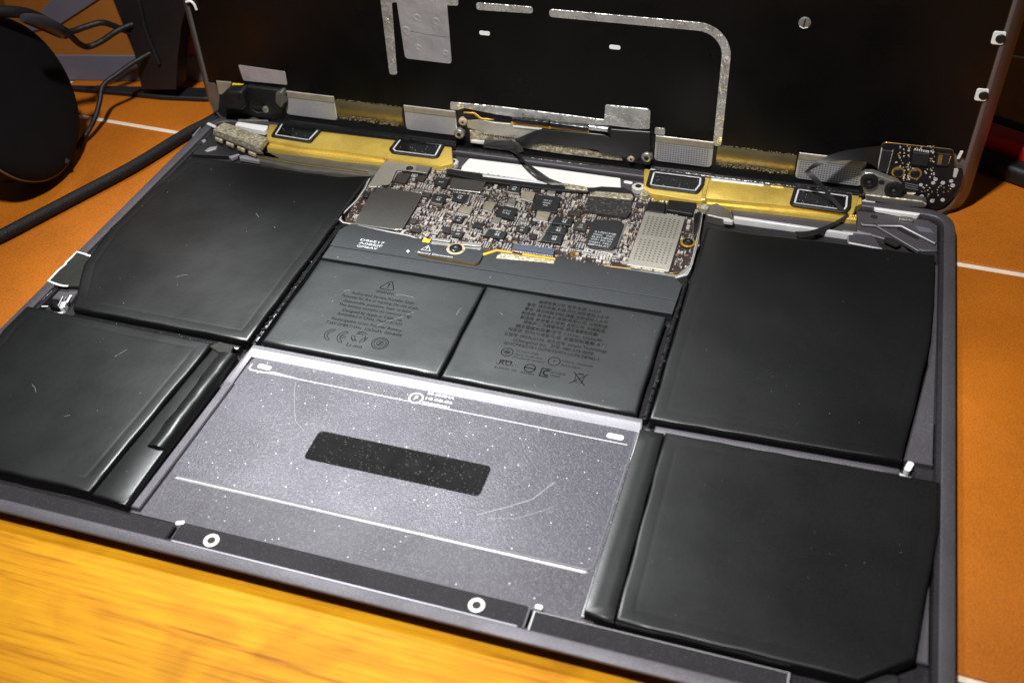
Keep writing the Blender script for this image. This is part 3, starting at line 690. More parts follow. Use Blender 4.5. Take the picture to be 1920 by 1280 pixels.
    cx, cy = at(1022.5, 698.5); m.stroke([(cx+1.3, cy+1.6), (cx-1.3, cy+1.6), (cx-1.3, cy-1.6), (cx+1.3, cy-1.6)], .42, z, K); m.stroke(arc(cx+.4, cy, .95, 50, 310), .42, z, K)
    cx, cy = at(1086, 710); m.stroke([(cx-2.2, cy+2.4), (cx+2.2, cy-2.4)], .24, z, K); m.stroke([(cx+2.2, cy+2.4), (cx-2.2, cy-2.4)], .24, z, K)
    m.stroke([(cx-1.35, cy+1.7), (cx+1.35, cy+1.7), (cx+1.0, cy-1.5), (cx-1.0, cy-1.5)], .22, z, K, True); m.stroke([(cx-.8, cy+2.1), (cx+.8, cy+2.1)], .26, z, K)
    part('printed_text', m, C2, sm=None)
    rs = random.Random(11)
    for ce, z, sc in ((C1, .48, [[(705, 612), (725, 603), (745, 597), (775, 585)], [(645, 546), (652, 544), (656, 544)], [(738, 552), (757, 553), (776, 558)], [(865, 577), (860, 583), (856, 590)]]),
                      (C2, .48, [[(1000, 612), (1004, 611)], [(1060, 610), (1065, 606)], [(937, 586), (942, 589), (943, 590)], [(1128, 650), (1135, 648)]]),
                      (L2, .94, [[(215, 668), (226, 662), (238, 655)], [(120, 780), (132, 778)], [(60, 720), (66, 728), (67, 735)]]),
                      (L1, .74, [[(330, 520), (340, 516), (352, 515)], [(480, 400), (486, 408)]])):
        k = MB()
        for p in sc: k.stroke(curve([Bp(a_, b_, z-.02)+(0,) for a_, b_ in p], 3), .075, z, 'print_gr')
        part('scuff', k, ce, sm=None)
cell_print()

# --- charcoal film over the battery leads
def film():
    m = MB(); m.prism([(82.6, 126.4), (199.4, 127.2), (199.6, 134.9), (196.5, 138.4), (158, 138.6), (156, 136.8), (108, 137.6), (84.5, 139.8), (82.0, 135.6)], -3.2, 0.30, 'film', 0.12)
    m.prism([(82.8, 119.7), (199.2, 120.6), (199.4, 127.1), (82.7, 126.3)], -3.2, 0.18, 'film', 0.12)
    f = part('battery_film', m)
    t = MB(); x, y = Bp(694, 458.5, .3)
    for k, s_ in enumerate(('D86E17', 'A0BEJF', 'GM6AV')): t.text(s_, x+(0, .2, -.4)[k], y+1.75-1.75*k, 0.325, 1.55, 'print_wh', width=(8.6, 8.4, 7.4)[k])
    t.stroke([Bp(762, 471, .3), Bp(768, 471, .3)], .5, .325, 'print_wh'); t.stroke([Bp(765, 468, .3), Bp(765, 474, .3)], .3, .325, 'print_wh')
    part('printed_text', t, f, sm=None)
film()

# --- circuit board
ZB = -0.55
def inpoly(x, y, p):
    c = False; n = len(p)
    for i in range(n):
        x1, y1 = p[i]; x2, y2 = p[(i+1) % n]
        if (y1 > y) != (y2 > y) and x < (x2-x1)*(y-y1)/(y2-y1)+x1: c = not c
    return c
def board():
    outl = [(80.6, 142.0), (107.5, 138.3), (111, 138.0), (157, 138.2), (196.5, 141.2), (199.9, 145.5), (201.0, 158), (198.2, 179.5), (177, 179.8), (172, 182.2), (158, 181.6), (104.5, 181.8), (86.5, 175.5), (84.6, 165.6), (79.6, 163.2)]
    outl = rnd(outl, [2.5, 0, 0, 0, 2.5, 2.5, 0, 1, 1, 2, 0, 0, 1.5, 1, 2], 4)
    b = part('circuit_board', MB().prism(outl, -1.5, ZB, 'pcb', 0.1, 'gilt'))
    # bright metal edge of the tray round the board
    tr = None
    def rail(pts, wd, z0, z1, m, bm=None):
        A = offset_path(pts, wd/2); B = offset_path(pts, -wd/2); part('board_tray', MB().prism(A+B[::-1], z0, z1, m, min(.3, wd*.3), bm), case)
    def offset_path(pts, d):
        out = []
        for k in range(len(pts)):
            t = Vector(pts[min(k+1, len(pts)-1)])-Vector(pts[max(k-1, 0)]); t.normalize(); out.append((pts[k][0]-t.y*d, pts[k][1]+t.x*d))
        return out
    rail(Bq([(692, 334), (684, 352), (668, 375), (640, 402), (637, 410), (643, 416), (700, 428), (768, 441), (782, 446)], 0), 0.7, -3, 0.1, 'steel_d', 'bare')
    rail(Bq([(1042, 486), (1120, 499), (1230, 517), (1262, 521), (1284, 512), (1296, 497), (1305, 462), (1313, 420), (1318, 385)], 0), 0.7, -3, 0.15, 'steel_d', 'bare')
    ap = MB(); ap.prism(rnd([(156.5, 135.2), (196, 137.6), (200.2, 141), (200.8, 145.5), (199.6, 145.3), (197, 140.3), (157, 137.8)], .8), -3.2, -0.05, 'steel', .25, 'bare'); part('tray_apron', ap, case)
    taken = []
    A4 = lambda pts: zq(620, 290, 5.333, pts)
    A5 = lambda pts: zq(960, 290, 5.053, pts)
    def blk(name, px, h, m, r=0.0, bev=0.06, bm=None, ends=None, endm='pad', label=None, z0=ZB):
        q = Bq(px, z0+h); cx = sum(p[0] for p in q)/len(q); cy = sum(p[1] for p in q)/len(q)
        k = MB(); k.prism(rnd(q, r) if r else q, z0-.05, z0+h, m, bev, bm)
        if ends:                               # metal end faces: list of (i, j) edges of the quad
            for i, j in ends:
                a, c = Vector(q[i]), Vector(q[j]); o = Vector((cx, cy)); d = ((o-(a+c)/2)*0.22)
                k.prism([tuple(a-d*.12), tuple(c-d*.12), tuple(c+d), tuple(a+d)], z0-.05, z0+h+.03, endm, .04)
        taken.append(q)
        return k, q, (cx, cy), name, label
    def put(t_): k, q, c, name, label = t_; return part(name, k, b, label)
    def marks(k, q, c, h, rows, m='print_gr', size=.9, wd=None, z0=ZB):
        u = (Vector(q[1])-Vector(q[0])); L = u.length; v = (Vector(q[-1])-Vector(q[0])); H = v.length
        for n_, s_ in enumerate(rows): k.text(s_, c[0], c[1]+(len(rows)-1)*size*.62-n_*size*1.24, z0+h+.02, size, m, width=wd, res=1)
    # large shields and packages
    put(blk('shield_can', A4([(432, 330), (470, 322), (908, 383), (905, 415), (860, 500), (715, 745), (640, 748), (228, 690)]), 1.0, 'shield', .6, .15, 'steel', label='large plain grey shield can at the left end of the board'))
    put(blk('shield_can', A4([(1222, 232), (1552, 262), (1500, 378), (1182, 342)]), .9, 'shield', .4, .15, 'steel', label='dark grey shield can under the white label'))
    put(blk('shield_can', A5([(740, 388), (1142, 430), (1128, 540), (1085, 592), (662, 530)]), 1.1, 'foam', .5, .15, label='shield can covered with speckled black foam'))
    put(blk('foil_strip', A5([(795, 345), (1130, 372), (1148, 395), (1142, 425), (735, 388), (750, 362)]), 1.0, 'crumb', .5, .1))
    k, q, c, n_, l_ = blk('shield_can', A5([(1265, 535), (1645, 588), (1488, 1100), (1085, 1040)]), 1.0, 'beige', .3, .12, label='beige nickel shield can punched with two fields of small holes')
    a, bb, cc, dd = [Vector(p) for p in q] if True else None
    def uv(s_, t_, q_=None):
        Q = [Vector(p) for p in (q_ or q)]; p = (Q[0]*(1-s_)+Q[1]*s_)*(1-t_)+(Q[3]*(1-s_)+Q[2]*s_)*t_; return (p.x, p.y)
    Q4 = Bq(A5([(1265, 535), (1645, 588), (1488, 1100), (1085, 1040)]), ZB+1.0)
    for t0, t1, ny in ((.09, .42, 9), (.53, .88, 9)):
        for i in range(8):
            for j in range(ny):
                x, y = uv(.13+.74*i/7, t0+(t1-t0)*j/(ny-1), Q4); k.prism(rotq(x, y, .62, .42, 0), ZB+.9, ZB+1.012, 'hole', 0)
    put((k, q, c, n_, l_))
    fl = MB()
    for t_ in (.1, .37, .66): x0 = uv(t_, 1.0, Q4); x1 = uv(t_+.24, 1.0, Q4); fl.prism([x0, x1, (x1[0], x1[1]-.5), (x0[0], x0[1]-.5)], ZB, ZB+.55, 'beige', .05)
    part('shield_clip', fl, b)
    k, q, c, n_, l_ = blk('processor', A5([(785, 612), (1035, 625), (1062, 665), (985, 870), (945, 898), (745, 880), (702, 845), (765, 640)]), 1.05, 'chip', .3, .1, label='black processor with white lettering in a bright frame')
    x, y = Bp(*zq(960, 290, 5.053, [(870, 800)])[0], ZB+1.05)
    for n2, s_ in enumerate(('21PJCM8', '0260   P3D', 'EL81D8256', 'WW1 5W ON', 'C0261 7461', '08FV5LAY')): k.text(s_, x-.35+.1*n2*-1, y+3.4-1.45*n2, ZB+1.075, 1.2, 'print_wh', width=7.2)
    put((k, q, c, n_, l_))
    fr = MB(); fr.prism(Bq(A5([(712, 862), (950, 905), (985, 890), (990, 905), (950, 940), (708, 893)]), ZB+.5), ZB, ZB+.5, 'steel', .08, 'bare'); fr.prism(Bq(A5([(1068, 660), (1085, 665), (1000, 880), (985, 875)]), ZB+.5), ZB, ZB+.5, 'steel', .08); part('processor_frame', fr, b)
    # inductors, tantalum capacitors, controller chips
    for name, px, h, m, lab in (
        ('inductor', A4([(1310, 505), (1428, 525), (1392, 592), (1265, 562)]), 1.0, 'tan', None), ('inductor', A4([(1548, 465), (1655, 477), (1612, 560), (1520, 530)]), 1.0, 'tan', None),
        ('inductor', A5([(98, 342), (222, 358), (196, 432), (82, 398)]), 1.0, 'tan', None), ('inductor', A5([(240, 528), (368, 545), (336, 618), (222, 595)]), 1.0, 'tan', None),
        ('inductor', A4([(1630, 618), (1712, 628), (1682, 692), (1608, 664)]), .8, 'steel', None), ('inductor', A4([(1782, 440), (1855, 450), (1836, 512), (1760, 490)]), .8, 'steel', None),
        ('inductor', A5([(345, 312), (422, 322), (406, 382), (330, 360)]), .8, 'steel', None), ('inductor', A4([(850, 335), (940, 345), (915, 385), (835, 372)]), .8, 'steel', None)):
        t_ = blk(name, px, h, m, .25, .12); k, q, c = t_[0], t_[1], t_[2]
        a_, b_ = Vector(q[2]), Vector(q[3]); d_ = (Vector(c)-(a_+b_)/2)*.3
        k.prism([tuple(a_-d_*.5), tuple(a_-d_*.02), tuple(b_-d_*.02), tuple(b_-d_*.5)], ZB-.02, ZB+.35, 'pad', .03); put(t_)
    def cap45(px, e):
        t_ = blk('tantalum_capacitor', px, 1.0, 'chip', .1, .1, ends=[e], endm='steel'); k, q, c = t_[0], t_[1], t_[2]
        dx = (c[0]-(q[e[0]][0]+q[e[1]][0])/2)*.25
        k.text('45', c[0]+dx, c[1]-.45, ZB+1.03, 1.75, 'print_wh'); k.text('J476', c[0]+dx, c[1]+.95, ZB+1.03, .95, 'print_wh'); put(t_)
    cap45(A4([(1560, 738), (1765, 770), (1722, 840), (1518, 803)]), (0, 3)); cap45(A4([(1245, 380), (1410, 402), (1378, 480), (1210, 452)]), (1, 2)); cap45(A4([(1035, 385), (1178, 402), (1110, 505), (1000, 480)]), (2, 3))
    cap45(A5([(395, 582), (590, 606), (556, 668), (350, 644)]), (0, 3)); cap45(A5([(345, 662), (528, 686), (498, 752), (298, 728)]), (0, 3)); cap45(A5([(300, 738), (488, 764), (462, 842), (252, 812)]), (0, 3))
    cap45(A4([(1795, 300), (1905, 300), (1885, 392), (1760, 372)]), (2, 3))
    for px, h, m, rows, lab in (
        (A5([(232, 378), (465, 400), (422, 548), (190, 512)]), .9, 'chip', ('TPS 51', '980A2', '45K'), 'large black controller chip with white marks'),
        (A4([(1690, 508), (1868, 535), (1825, 652), (1650, 602)]), .9, 'chip', ('51919', 'TI 42J'), None),
        (A4([(1055, 228), (1192, 242), (1142, 335), (1030, 292)]), .9, 'chip', ('R47',), None),
        (A4([(682, 178), (808, 190), (745, 282), (648, 265)]), .9, 'chipb', (), None),
        (A4([(1130, 718), (1208, 728), (1186, 788), (1112, 765)]), .7, 'chip', (), None), (A4([(1440, 670), (1532, 682), (1508, 738), (1420, 715)]), .7, 'chip', (), None),
        (A4([(1232, 758), (1338, 772), (1302, 832), (1208, 812)]), .8, 'chip', ('AV',), None), (A4([(822, 728), (912, 738), (890, 782), (798, 760)]), .7, 'chip', (), None),
        (A4([(1262, 608), (1338, 622), (1302, 685), (1228, 660)]), .7, 'chip', ('38', '4A'), None), (A4([(880, 205), (960, 215), (930, 262), (860, 250)]), .7, 'chipb', (), None),
        (A5([(565, 518), (655, 530), (640, 580), (540, 562)]), .8, 'chipb', (), None), (A5([(602, 636), (722, 652), (695, 725), (582, 700)]), .7, 'chipb', ('58', '27K'), None),
        (A5([(52, 668), (168, 682), (140, 740), (28, 722)]), .8, 'chip', ('M1', '83'), None), (A5([(0, 520), (50, 512), (42, 560), (-10, 600)]), .8, 'chip', (), None),
        (A5([(205, 290), (275, 298), (262, 335), (195, 328)]), .7, 'chip', (), None), (A5([(175, 628), (235, 632), (222, 662), (165, 655)]), .6, 'chip', (), None),
        (A5([(178, 745), (240, 755), (225, 800), (165, 790)]), .6, 'chip', (), None), (A4([(930, 372), (1008, 380), (990, 420), (915, 412)]), .7, 'chipb', (), None),
        (A4([(800, 645), (860, 652), (845, 690), (785, 680)]), .6, 'chipb', (), None), (A5([(1190, 450), (1245, 455), (1235, 500), (1180, 492)]), .7, 'chip', (), None)):
        t_ = blk('chip', px, h, m, .08, .06, label=lab)
        if rows: marks(t_[0], t_[1], t_[2], h, rows, 'print_wh', 1.15)
        put(t_)
    # connectors and tabs
    put(blk('connector', A5([(1292, 438), (1462, 455), (1440, 552), (1262, 528)]), 1.4, 'black', .15, .12)); put(blk('connector', A5([(1485, 425), (1752, 455), (1712, 562), (1465, 520)]), 1.6, 'black', .3, .2))
    t_ = blk('connector', A5([(20, 838), (408, 892), (392, 942), (0, 888)]), .9, 'blue', .1, .1); k = t_[0]
    Qc = Bq(A5([(20, 838), (408, 892), (392, 942), (0, 888)]), ZB+.9)
    for i in range(26):
        for tt in (-.12, 1.12): x, y = uv((i+.5)/26, tt, Qc); k.prism(rotq(x, y, .24, .75, -4), ZB-.02, ZB+.35, 'pad')
    put(t_)
    put(blk('gold_contact', A4([(930, 833), (1003, 845), (985, 882), (912, 870)]), .9, 'yellow', .1, .08))
    for px in ([(1030, 828), (1205, 850), (1190, 872), (1015, 850)], [(1010, 862), (1200, 885), (1180, 918), (1000, 890)], [(1330, 868), (1515, 888), (1500, 915), (1312, 900)], [(1300, 918), (1510, 925), (1495, 952), (1310, 950)]):
        put(blk('connector_frame', A4(px), .9, 'steel', .15, .1, 'bare'))
    bt = Bq(A4([(905, 878), (1180, 912), (1515, 955), (1522, 1000), (1505, 1035), (1478, 1075), (1440, 1088), (985, 1012), (870, 985), (878, 940)]), 1.15)
    k = MB(); k.prism(rnd(bt, .5), .33, 1.15, 'film', 0.05, smat='gilt'); x, y = Bp(*A4([(1045, 998)])[0], 1.15); k.text('Battery Disconnect', x, y-.05, 1.18, 1.25, 'print_wh', width=12.2, ang=1)
    x, y = Bp(*A4([(962, 935)])[0], 1.15); k.stroke([(x-1.6, y-1.2), (x+1.6, y-1.2), (x, y+1.5)], .34, 1.18, 'print_wh', True); k.stroke([(x, y+.7), (x, y-.3)], .3, 1.18, 'print_wh'); k.stroke([(x, y-.6), (x, y-.85)], .3, 1.18, 'print_wh')
    part('battery_connector', k, b, 'black battery connector tab with white lettering and gilt edge')
    e = MB(); e.prism(Bq(A4([(1522, 985), (1660, 945), (1920, 985), (1920, 1003), (1665, 962), (1520, 1010)]), .5), -.5, .5, 'orange', .05)
    e.prism(Bq(zq(960, 290, 5.053, [(0, 918), (410, 978), (410, 995), (0, 935)]), .5), -.5, .5, 'orange', .05); part('flex_edge', e, b)
    e = MB(); e.prism(Bq([(932, 479), (940, 474), (1040, 488), (1038, 494), (990, 489), (930, 484)], .4), -.5, .4, 'crumb', .05); part('foam_gasket', e, b)
    def screw(px, py, r, zt, m='black', base=None, par=b, hz=None):
        x, y = Bp(px, py, zt); k = MB()
        if base: k.lathe([(r*1.45, zt-.9), (r*1.45, zt-.65), (r*1.1, zt-.55)], base, (x, y, 0), 20)
        k.lathe([(r, zt-.9), (r, zt-.2), (r*.82, zt), (r*.45, zt)], m, (x, y, 0), 20); k.prism(disc(x, y, r*.42, 6), zt-.1, zt+.012, 'hole'); k.prism(disc(x, y, r*.16, 6), zt, zt+.03, 'steel')
        return part('screw', k, par)
    screw(*A4([(1250, 925)])[0], 2.15, 1.9, 'gloss', 'cream'); screw(*A4([(355, 398)])[0], 1.3, .6); screw(*A4([(788, 130)])[0], 1.35, 1.0); screw(*A5([(1668, 815)])[0], 1.75, .8, 'gloss', 'gilt')
    # steel bracket at the board's rear left corner
    br = rnd(Bq(A4([(545, 55), (735, 85), (840, 105), (1010, 120), (965, 188), (725, 160), (672, 180), (600, 298), (520, 310), (478, 322), (365, 318)]), .6), .5)
    part('steel_bracket', MB().prism(br, -.3, .6, 'beige', .12), b)
    part('bracket_tab', MB().prism(Bq(A4([(860, 100), (1005, 118), (965, 185), (840, 165)]), 1.0), .5, 1.0, 'steel', .1), b)
    r_ = MB(); r_.tube(curve([Bp(x, y, .4)+(.4,) for x, y in A4([(430, 372), (480, 318), (590, 300), (650, 195), (690, 165), (960, 190), (1005, 130)])]), .3, 'gloss', 8); part('bracket_edge', r_, b)
    # rear rail of the board with a foam strip
    e = MB(); e.prism(Bq([(838, 316), (900, 325), (905, 330), (1098, 354), (1102, 360), (1040, 356), (900, 338), (838, 324)], .8), -.5, .8, 'black', .1)
    e.prism(Bq([(905, 327), (1060, 346), (1060, 349), (905, 330.5)], .95), .7, .95, 'bare', .05); e.prism(Bq([(1058, 343), (1100, 350), (1102, 357), (1060, 353)], 1.2), .5, 1.2, 'crumb', .1); part('rear_rail', e, b)
    e = MB(); e.prism(rnd(Bq(A5([(700, 320), (850, 300), (1060, 312), (1140, 345), (1172, 400), (1150, 440), (1142, 395), (1128, 372), (795, 345), (715, 350)]), .3), .3), -.8, .3, 'black', .1); part('rear_surround', e, b)
    # thin rail at the right end
    e = MB(); e.prism(Bq(A5([(1722, 560), (1790, 530), (1800, 560), (1760, 720), (1730, 780), (1712, 740)]), .9), -.5, .9, 'gloss', .2, 'steel'); part('side_rail', e, b)
    # passives: many small parts between the packages
    def free(x, y, r):
        if not inpoly(x, y, outl): return False
        for q in taken:
            if inpoly(x, y, q): return False
            for i in range(len(q)):
                a_, b_ = Vector(q[i]), Vector(q[(i+1) % len(q)]); d_ = b_-a_; t_ = max(0, min(1, (Vector((x, y))-a_).dot(d_)/max(d_.length_squared, 1e-9)))
                if (Vector((x, y))-a_-d_*t_).length < r: return False
        return True
    taken.append(br); taken.append(bt); taken.append(Bq([(838, 316), (1102, 352), (1102, 362), (838, 328)], .5))
    rs = random.Random(3); grid = {}
    def clash(x, y, r):
        for i in range(int(x)-2, int(x)+3):
            for j in range(int(y)-2, int(y)+3):
                for (a_, b_, c_) in grid.get((i, j), ()):
                    if (a_-x)**2+(b_-y)**2 < (r+c_)**2: return True
        return False
    tiny = {'ceramic_capacitors': MB(), 'resistors': MB(), 'solder_dots': MB()}
    def passive(k, x, y, lx, ly, h, body, end, rot):
        w_, l_ = (ly, lx) if rot else (lx, ly)
        k.box(x-w_/2, y-l_/2, ZB-.02, x+w_/2, y+l_/2, ZB+h*.92, body)
        for s_ in (-1, 1):
            if rot: k.box(x-w_/2-.02, y+s_*l_*.36-l_*.15, ZB-.02, x+w_/2+.02, y+s_*l_*.36+l_*.15, ZB+h, end)
            else: k.box(x+s_*w_*.36-w_*.15, y-l_/2-.02, ZB-.02, x+s_*w_*.36+w_*.15, y+l_/2+.02, ZB+h, end)
    # medium ones stay separate parts
    nm = 0
    for _ in range(4000):
        if nm >= 85: break
        x, y = rs.uniform(86, 196), rs.uniform(139, 181)
        if not free(x, y, 1.0) or clash(x, y, .95) or (x > 188 and y < 150): continue
        grid.setdefault((int(x), int(y)), []).append((x, y, .95)); nm += 1
        k = MB(); passive(k, x, y, rs.uniform(1.6, 2.0), rs.uniform(.9, 1.15), rs.uniform(.55, .8), rs.choice(['cream', 'cream', 'tan', 'res', 'res']), 'pad', rs.random() < .5); part('ceramic_capacitor', k, b, sm=None)
    n = 0
    def one(x, y, r, ty, rot):
        if not free(x, y, r+.05) or clash(x, y, r*.98): return 0
        grid.setdefault((int(x), int(y)), []).append((x, y, r))
        if ty == 0: tiny['solder_dots'].prism(disc(x, y, r*.5, 8), ZB-.02, ZB+.06, rs.choice(['pad', 'gilt']))
        elif ty == 1: passive(tiny['ceramic_capacitors'], x, y, r*2.1, r*1.1, .45, 'cream', 'pad', rot)
        elif ty == 2: passive(tiny['ceramic_capacitors'], x, y, r*2.1, r*1.1, .5, 'tan', 'pad', rot)
        else: passive(tiny['resistors'], x, y, r*2.1, r*1.1, .32, 'res', 'pad', rot)
        return 1
    for _ in range(420):                       # parts stand in short, regular rows
        if n > 1250: break
        x, y = rs.uniform(80, 201), rs.uniform(138.5, 181.5)
        if x < 84 or (x > 191 and rs.random() < .6) or (150 < x < 190 and y < 143.5): continue
        ty = rs.choice((1, 1, 1, 2, 3, 3, 0)); r = rs.choice((.36, .42, .5)) if ty else .34; rot = rs.random() < .5
        nx, ny = (rs.randint(2, 6), rs.randint(1, 3)) if rot else (rs.randint(1, 3), rs.randint(2, 6)); px_ = r*2.05; 
        for i in range(nx):
            for j in range(ny): n += one(x+(i-nx/2)*px_, y+(j-ny/2)*px_, r, ty, rot)
    for _ in range(9000):
        if n > 1650: break
        x, y = rs.uniform(80, 201), rs.uniform(138.5, 181.5)
        if rs.random() > (.2 if (x < 84 or x > 191 or (150 < x < 190 and y < 143.5)) else 1): continue
        n += one(x, y, rs.choice((.3, .36)), rs.choice((0, 0, 1, 3, 3)), rs.random() < .5)
    for row in range(3):                       # contact row along the front edge
        for i in range(44):
            s_ = i/43; x, y = Bp(*zq(960, 290, 5.053, [(665+370*s_, 912+60*s_)])[0], ZB); y -= row*1.25; x += .35*row
            if row == 0 or rs.random() < .75: tiny['solder_dots'].prism(rotq(x, y, .26, .62, 0), ZB-.02, ZB+.05, 'pad')
    for i in range(5):
        for j in range(4): x, y = Bp(*zq(960, 290, 5.053, [(560+16*i, 905+18*j+4*i)])[0], ZB); tiny['solder_dots'].prism(disc(x, y, .28, 8), ZB-.02, ZB+.05, 'gilt')
    for nm_, k in tiny.items(): part(nm_, k, b, kind='stuff', sm=None)
    return b
pcb = board()

# --- white label, standoffs and rear strip of the base
def rear_strip():
    part('rear_strip', MB().prism(rect(104, 182.5, 178, 194), -3.2, -1.55, 'space', .3), case)
    w_ = rnd(Bq([(864, 322), (866, 312), (880, 297), (1020, 314), (1163, 334), (1164, 352), (1095, 350), (900, 326)], -1.2), .5)
    part('white_label', MB().prism(w_, -1.6, -1.25, 'white', .05), case, 'blank white label behind the circuit board')
    for px, py in ((848, 303), (1197, 349)):
        x, y = Bp(px, py, .2); m = MB(); m.lathe([(2.3, -3), (2.3, .0), (2.0, .25), (1.15, .25)], 'ring', (x, y, 0), 28); m.prism(disc(x, y, 1.15, 20), -.5, .27, 'hole'); part('standoff', m, case, sm=50)
    x, y = Bp(1178, 340, -1); part('witness_mark', MB().prism(rotq(x, y, 3.2, 1.5, -5, .7), -1.6, -1.4, 'white'), case)
rear_strip()

# --- gold speakers
def speaker(pl, windows, flank, lab, extra):
    s = part('speaker', MB().prism(rnd(pl, .8), -2.6, 1.3, 'gold', .35, segs=2), lap, lab)
    part('flank', MB().prism(flank, -2.6, -0.2, 'gold', .4, segs=2), s)
    for px, wp in windows:
        q = Bq(px, 1.9); c = rnd(q, 1.6); m = MB(); m.ringplate(c, offset(ccw(c), 1.15), 1.2, 1.95, 'black', .25); m.ringplate(offset(ccw(c), 1.2), offset(ccw(c), 1.9), 1.2, 1.75, 'bare', .12, 'gloss')
        m.prism(offset(ccw(c), 1.85), 1.2, 1.42, 'gloss'); g = part('grille', m, s, sm=40)
        k = MB(); i_ = offset(ccw(q), 2.5); A = [Vector(p) for p in i_]; x0 = min(p.x for p in A); x1 = max(p.x for p in A); y0 = min(p.y for p in A); y1 = max(p.y for p in A)
        n = 10
        for j in range(n): x = x0+(x1-x0)*(j+.5)/n; k.prism(rotq(x, (y0+y1)/2, .5, (y1-y0)*.8, 0, .2), 1.4, 1.56, 'gloss', .08)
        for j in range(9): k.prism(disc(random.uniform(x0, x1), random.uniform(y0, y1), .10, 6), 1.4, 1.6, 'pad')
        part('mesh_rib', k, s, kind='stuff', sm=None)
    for (px, z0, z1, mt, bv) in extra: part('fitting', MB().prism(Bq(px, z1), z0, z1, mt, bv), s)
    return s
speaker(Bq([(505, 233), (620, 241), (745, 255), (846, 270), (850, 306), (826, 312), (735, 297), (640, 283), (560, 274), (498, 262)], 1.3),
        [(zq(360, 100, 6, [(985, 765), (1470, 810), (1490, 830), (1340, 995), (1320, 1000), (880, 930)]), 0), (zq(660, 170, 8, [(690, 690), (1350, 770), (1400, 800), (1300, 990), (1220, 1005), (600, 930), (550, 870)]), 0)],
        Bq([(500, 262), (640, 284), (735, 299), (735, 306), (640, 297), (500, 275)], 0), 'left gold speaker bar with two black grilles',
        [([(625, 240), (650, 243), (648, 248), (624, 245)], 1.2, 1.55, 'gold', .1), ([(655, 246), (740, 257), (739, 260), (654, 249)], 1.2, 1.5, 'gold', .1), ([(716, 292), (722, 284), (728, 286), (724, 299)], 1, 1.6, 'gold', .2)])
speaker(Bq([(1208, 316), (1320, 327), (1345, 331), (1480, 348), (1612, 366), (1600, 400), (1480, 386), (1325, 372), (1316, 378), (1240, 366), (1206, 360)], 1.3),
        [(zq(1180, 230, 6, [(235, 525), (300, 525), (820, 590), (855, 610), (845, 700), (770, 795), (240, 725), (185, 700)]), 0), (zq(1460, 250, 5.333, [(160, 525), (710, 600), (735, 620), (725, 740), (690, 785), (640, 785), (130, 715), (110, 690)]), 0)],
        Bq([(1326, 372), (1480, 387), (1600, 402), (1596, 412), (1480, 398), (1324, 381)], 0), 'right gold speaker bar with two black grilles',
        [([(1334, 333), (1432, 345), (1432, 348), (1334, 337)], 1.2, 1.5, 'bare', .1), ([(1445, 344), (1469, 347), (1469, 352), (1445, 349)], 1.2, 1.5, 'gold', .1), ([(1319, 345), (1327, 333), (1331, 334), (1322, 374), (1314, 373)], 1, 1.7, 'gold', .25)])
def speaker_trays():
    m = MB(); m.prism(Bq([(455, 282), (560, 292), (735, 310), (745, 302), (722, 326), (690, 330), (560, 318), (480, 300)], -1.5), -3.2, -1.5, 'steel_d', .3, segs=2)
    m.prism(Bq([(470, 288), (560, 303), (690, 321), (690, 325), (560, 308), (468, 292)], -.9), -3.2, -.9, 'goldfoil', .2); part('speaker_tray', m, case)
    m = MB(); m.prism(Bq([(1368, 384), (1480, 398), (1608, 415), (1608, 436), (1480, 422), (1378, 412)], -1.6), -3.2, -1.6, 'space', .2); m.prism(Bq([(1376, 404), (1480, 419), (1600, 436), (1600, 440), (1480, 423), (1376, 409)], -.9), -3.2, -.9, 'bare', .25, segs=2); part('speaker_tray', m, case, sm=50)
    m = MB(); m.prism(Bq([(1320, 385), (1345, 380), (1372, 398), (1376, 414), (1325, 402)], .2), -3, .2, 'steel_d', .3); m.prism(Bq([(1355, 407), (1368, 409), (1374, 416), (1358, 414)], 0.25), -1, .25, 'ring', .1); part('cable_clamp', m, case)
    for px, py, z in ((1320, 386, 1.7), (1209, 362, 1.5)):
        x, y = Bp(px, py, z); part('foam_dot', MB().prism(disc(x, y, 1.75, 16), -.5, z, 'crumb', .3, segs=3), case, sm=50)
speaker_trays()

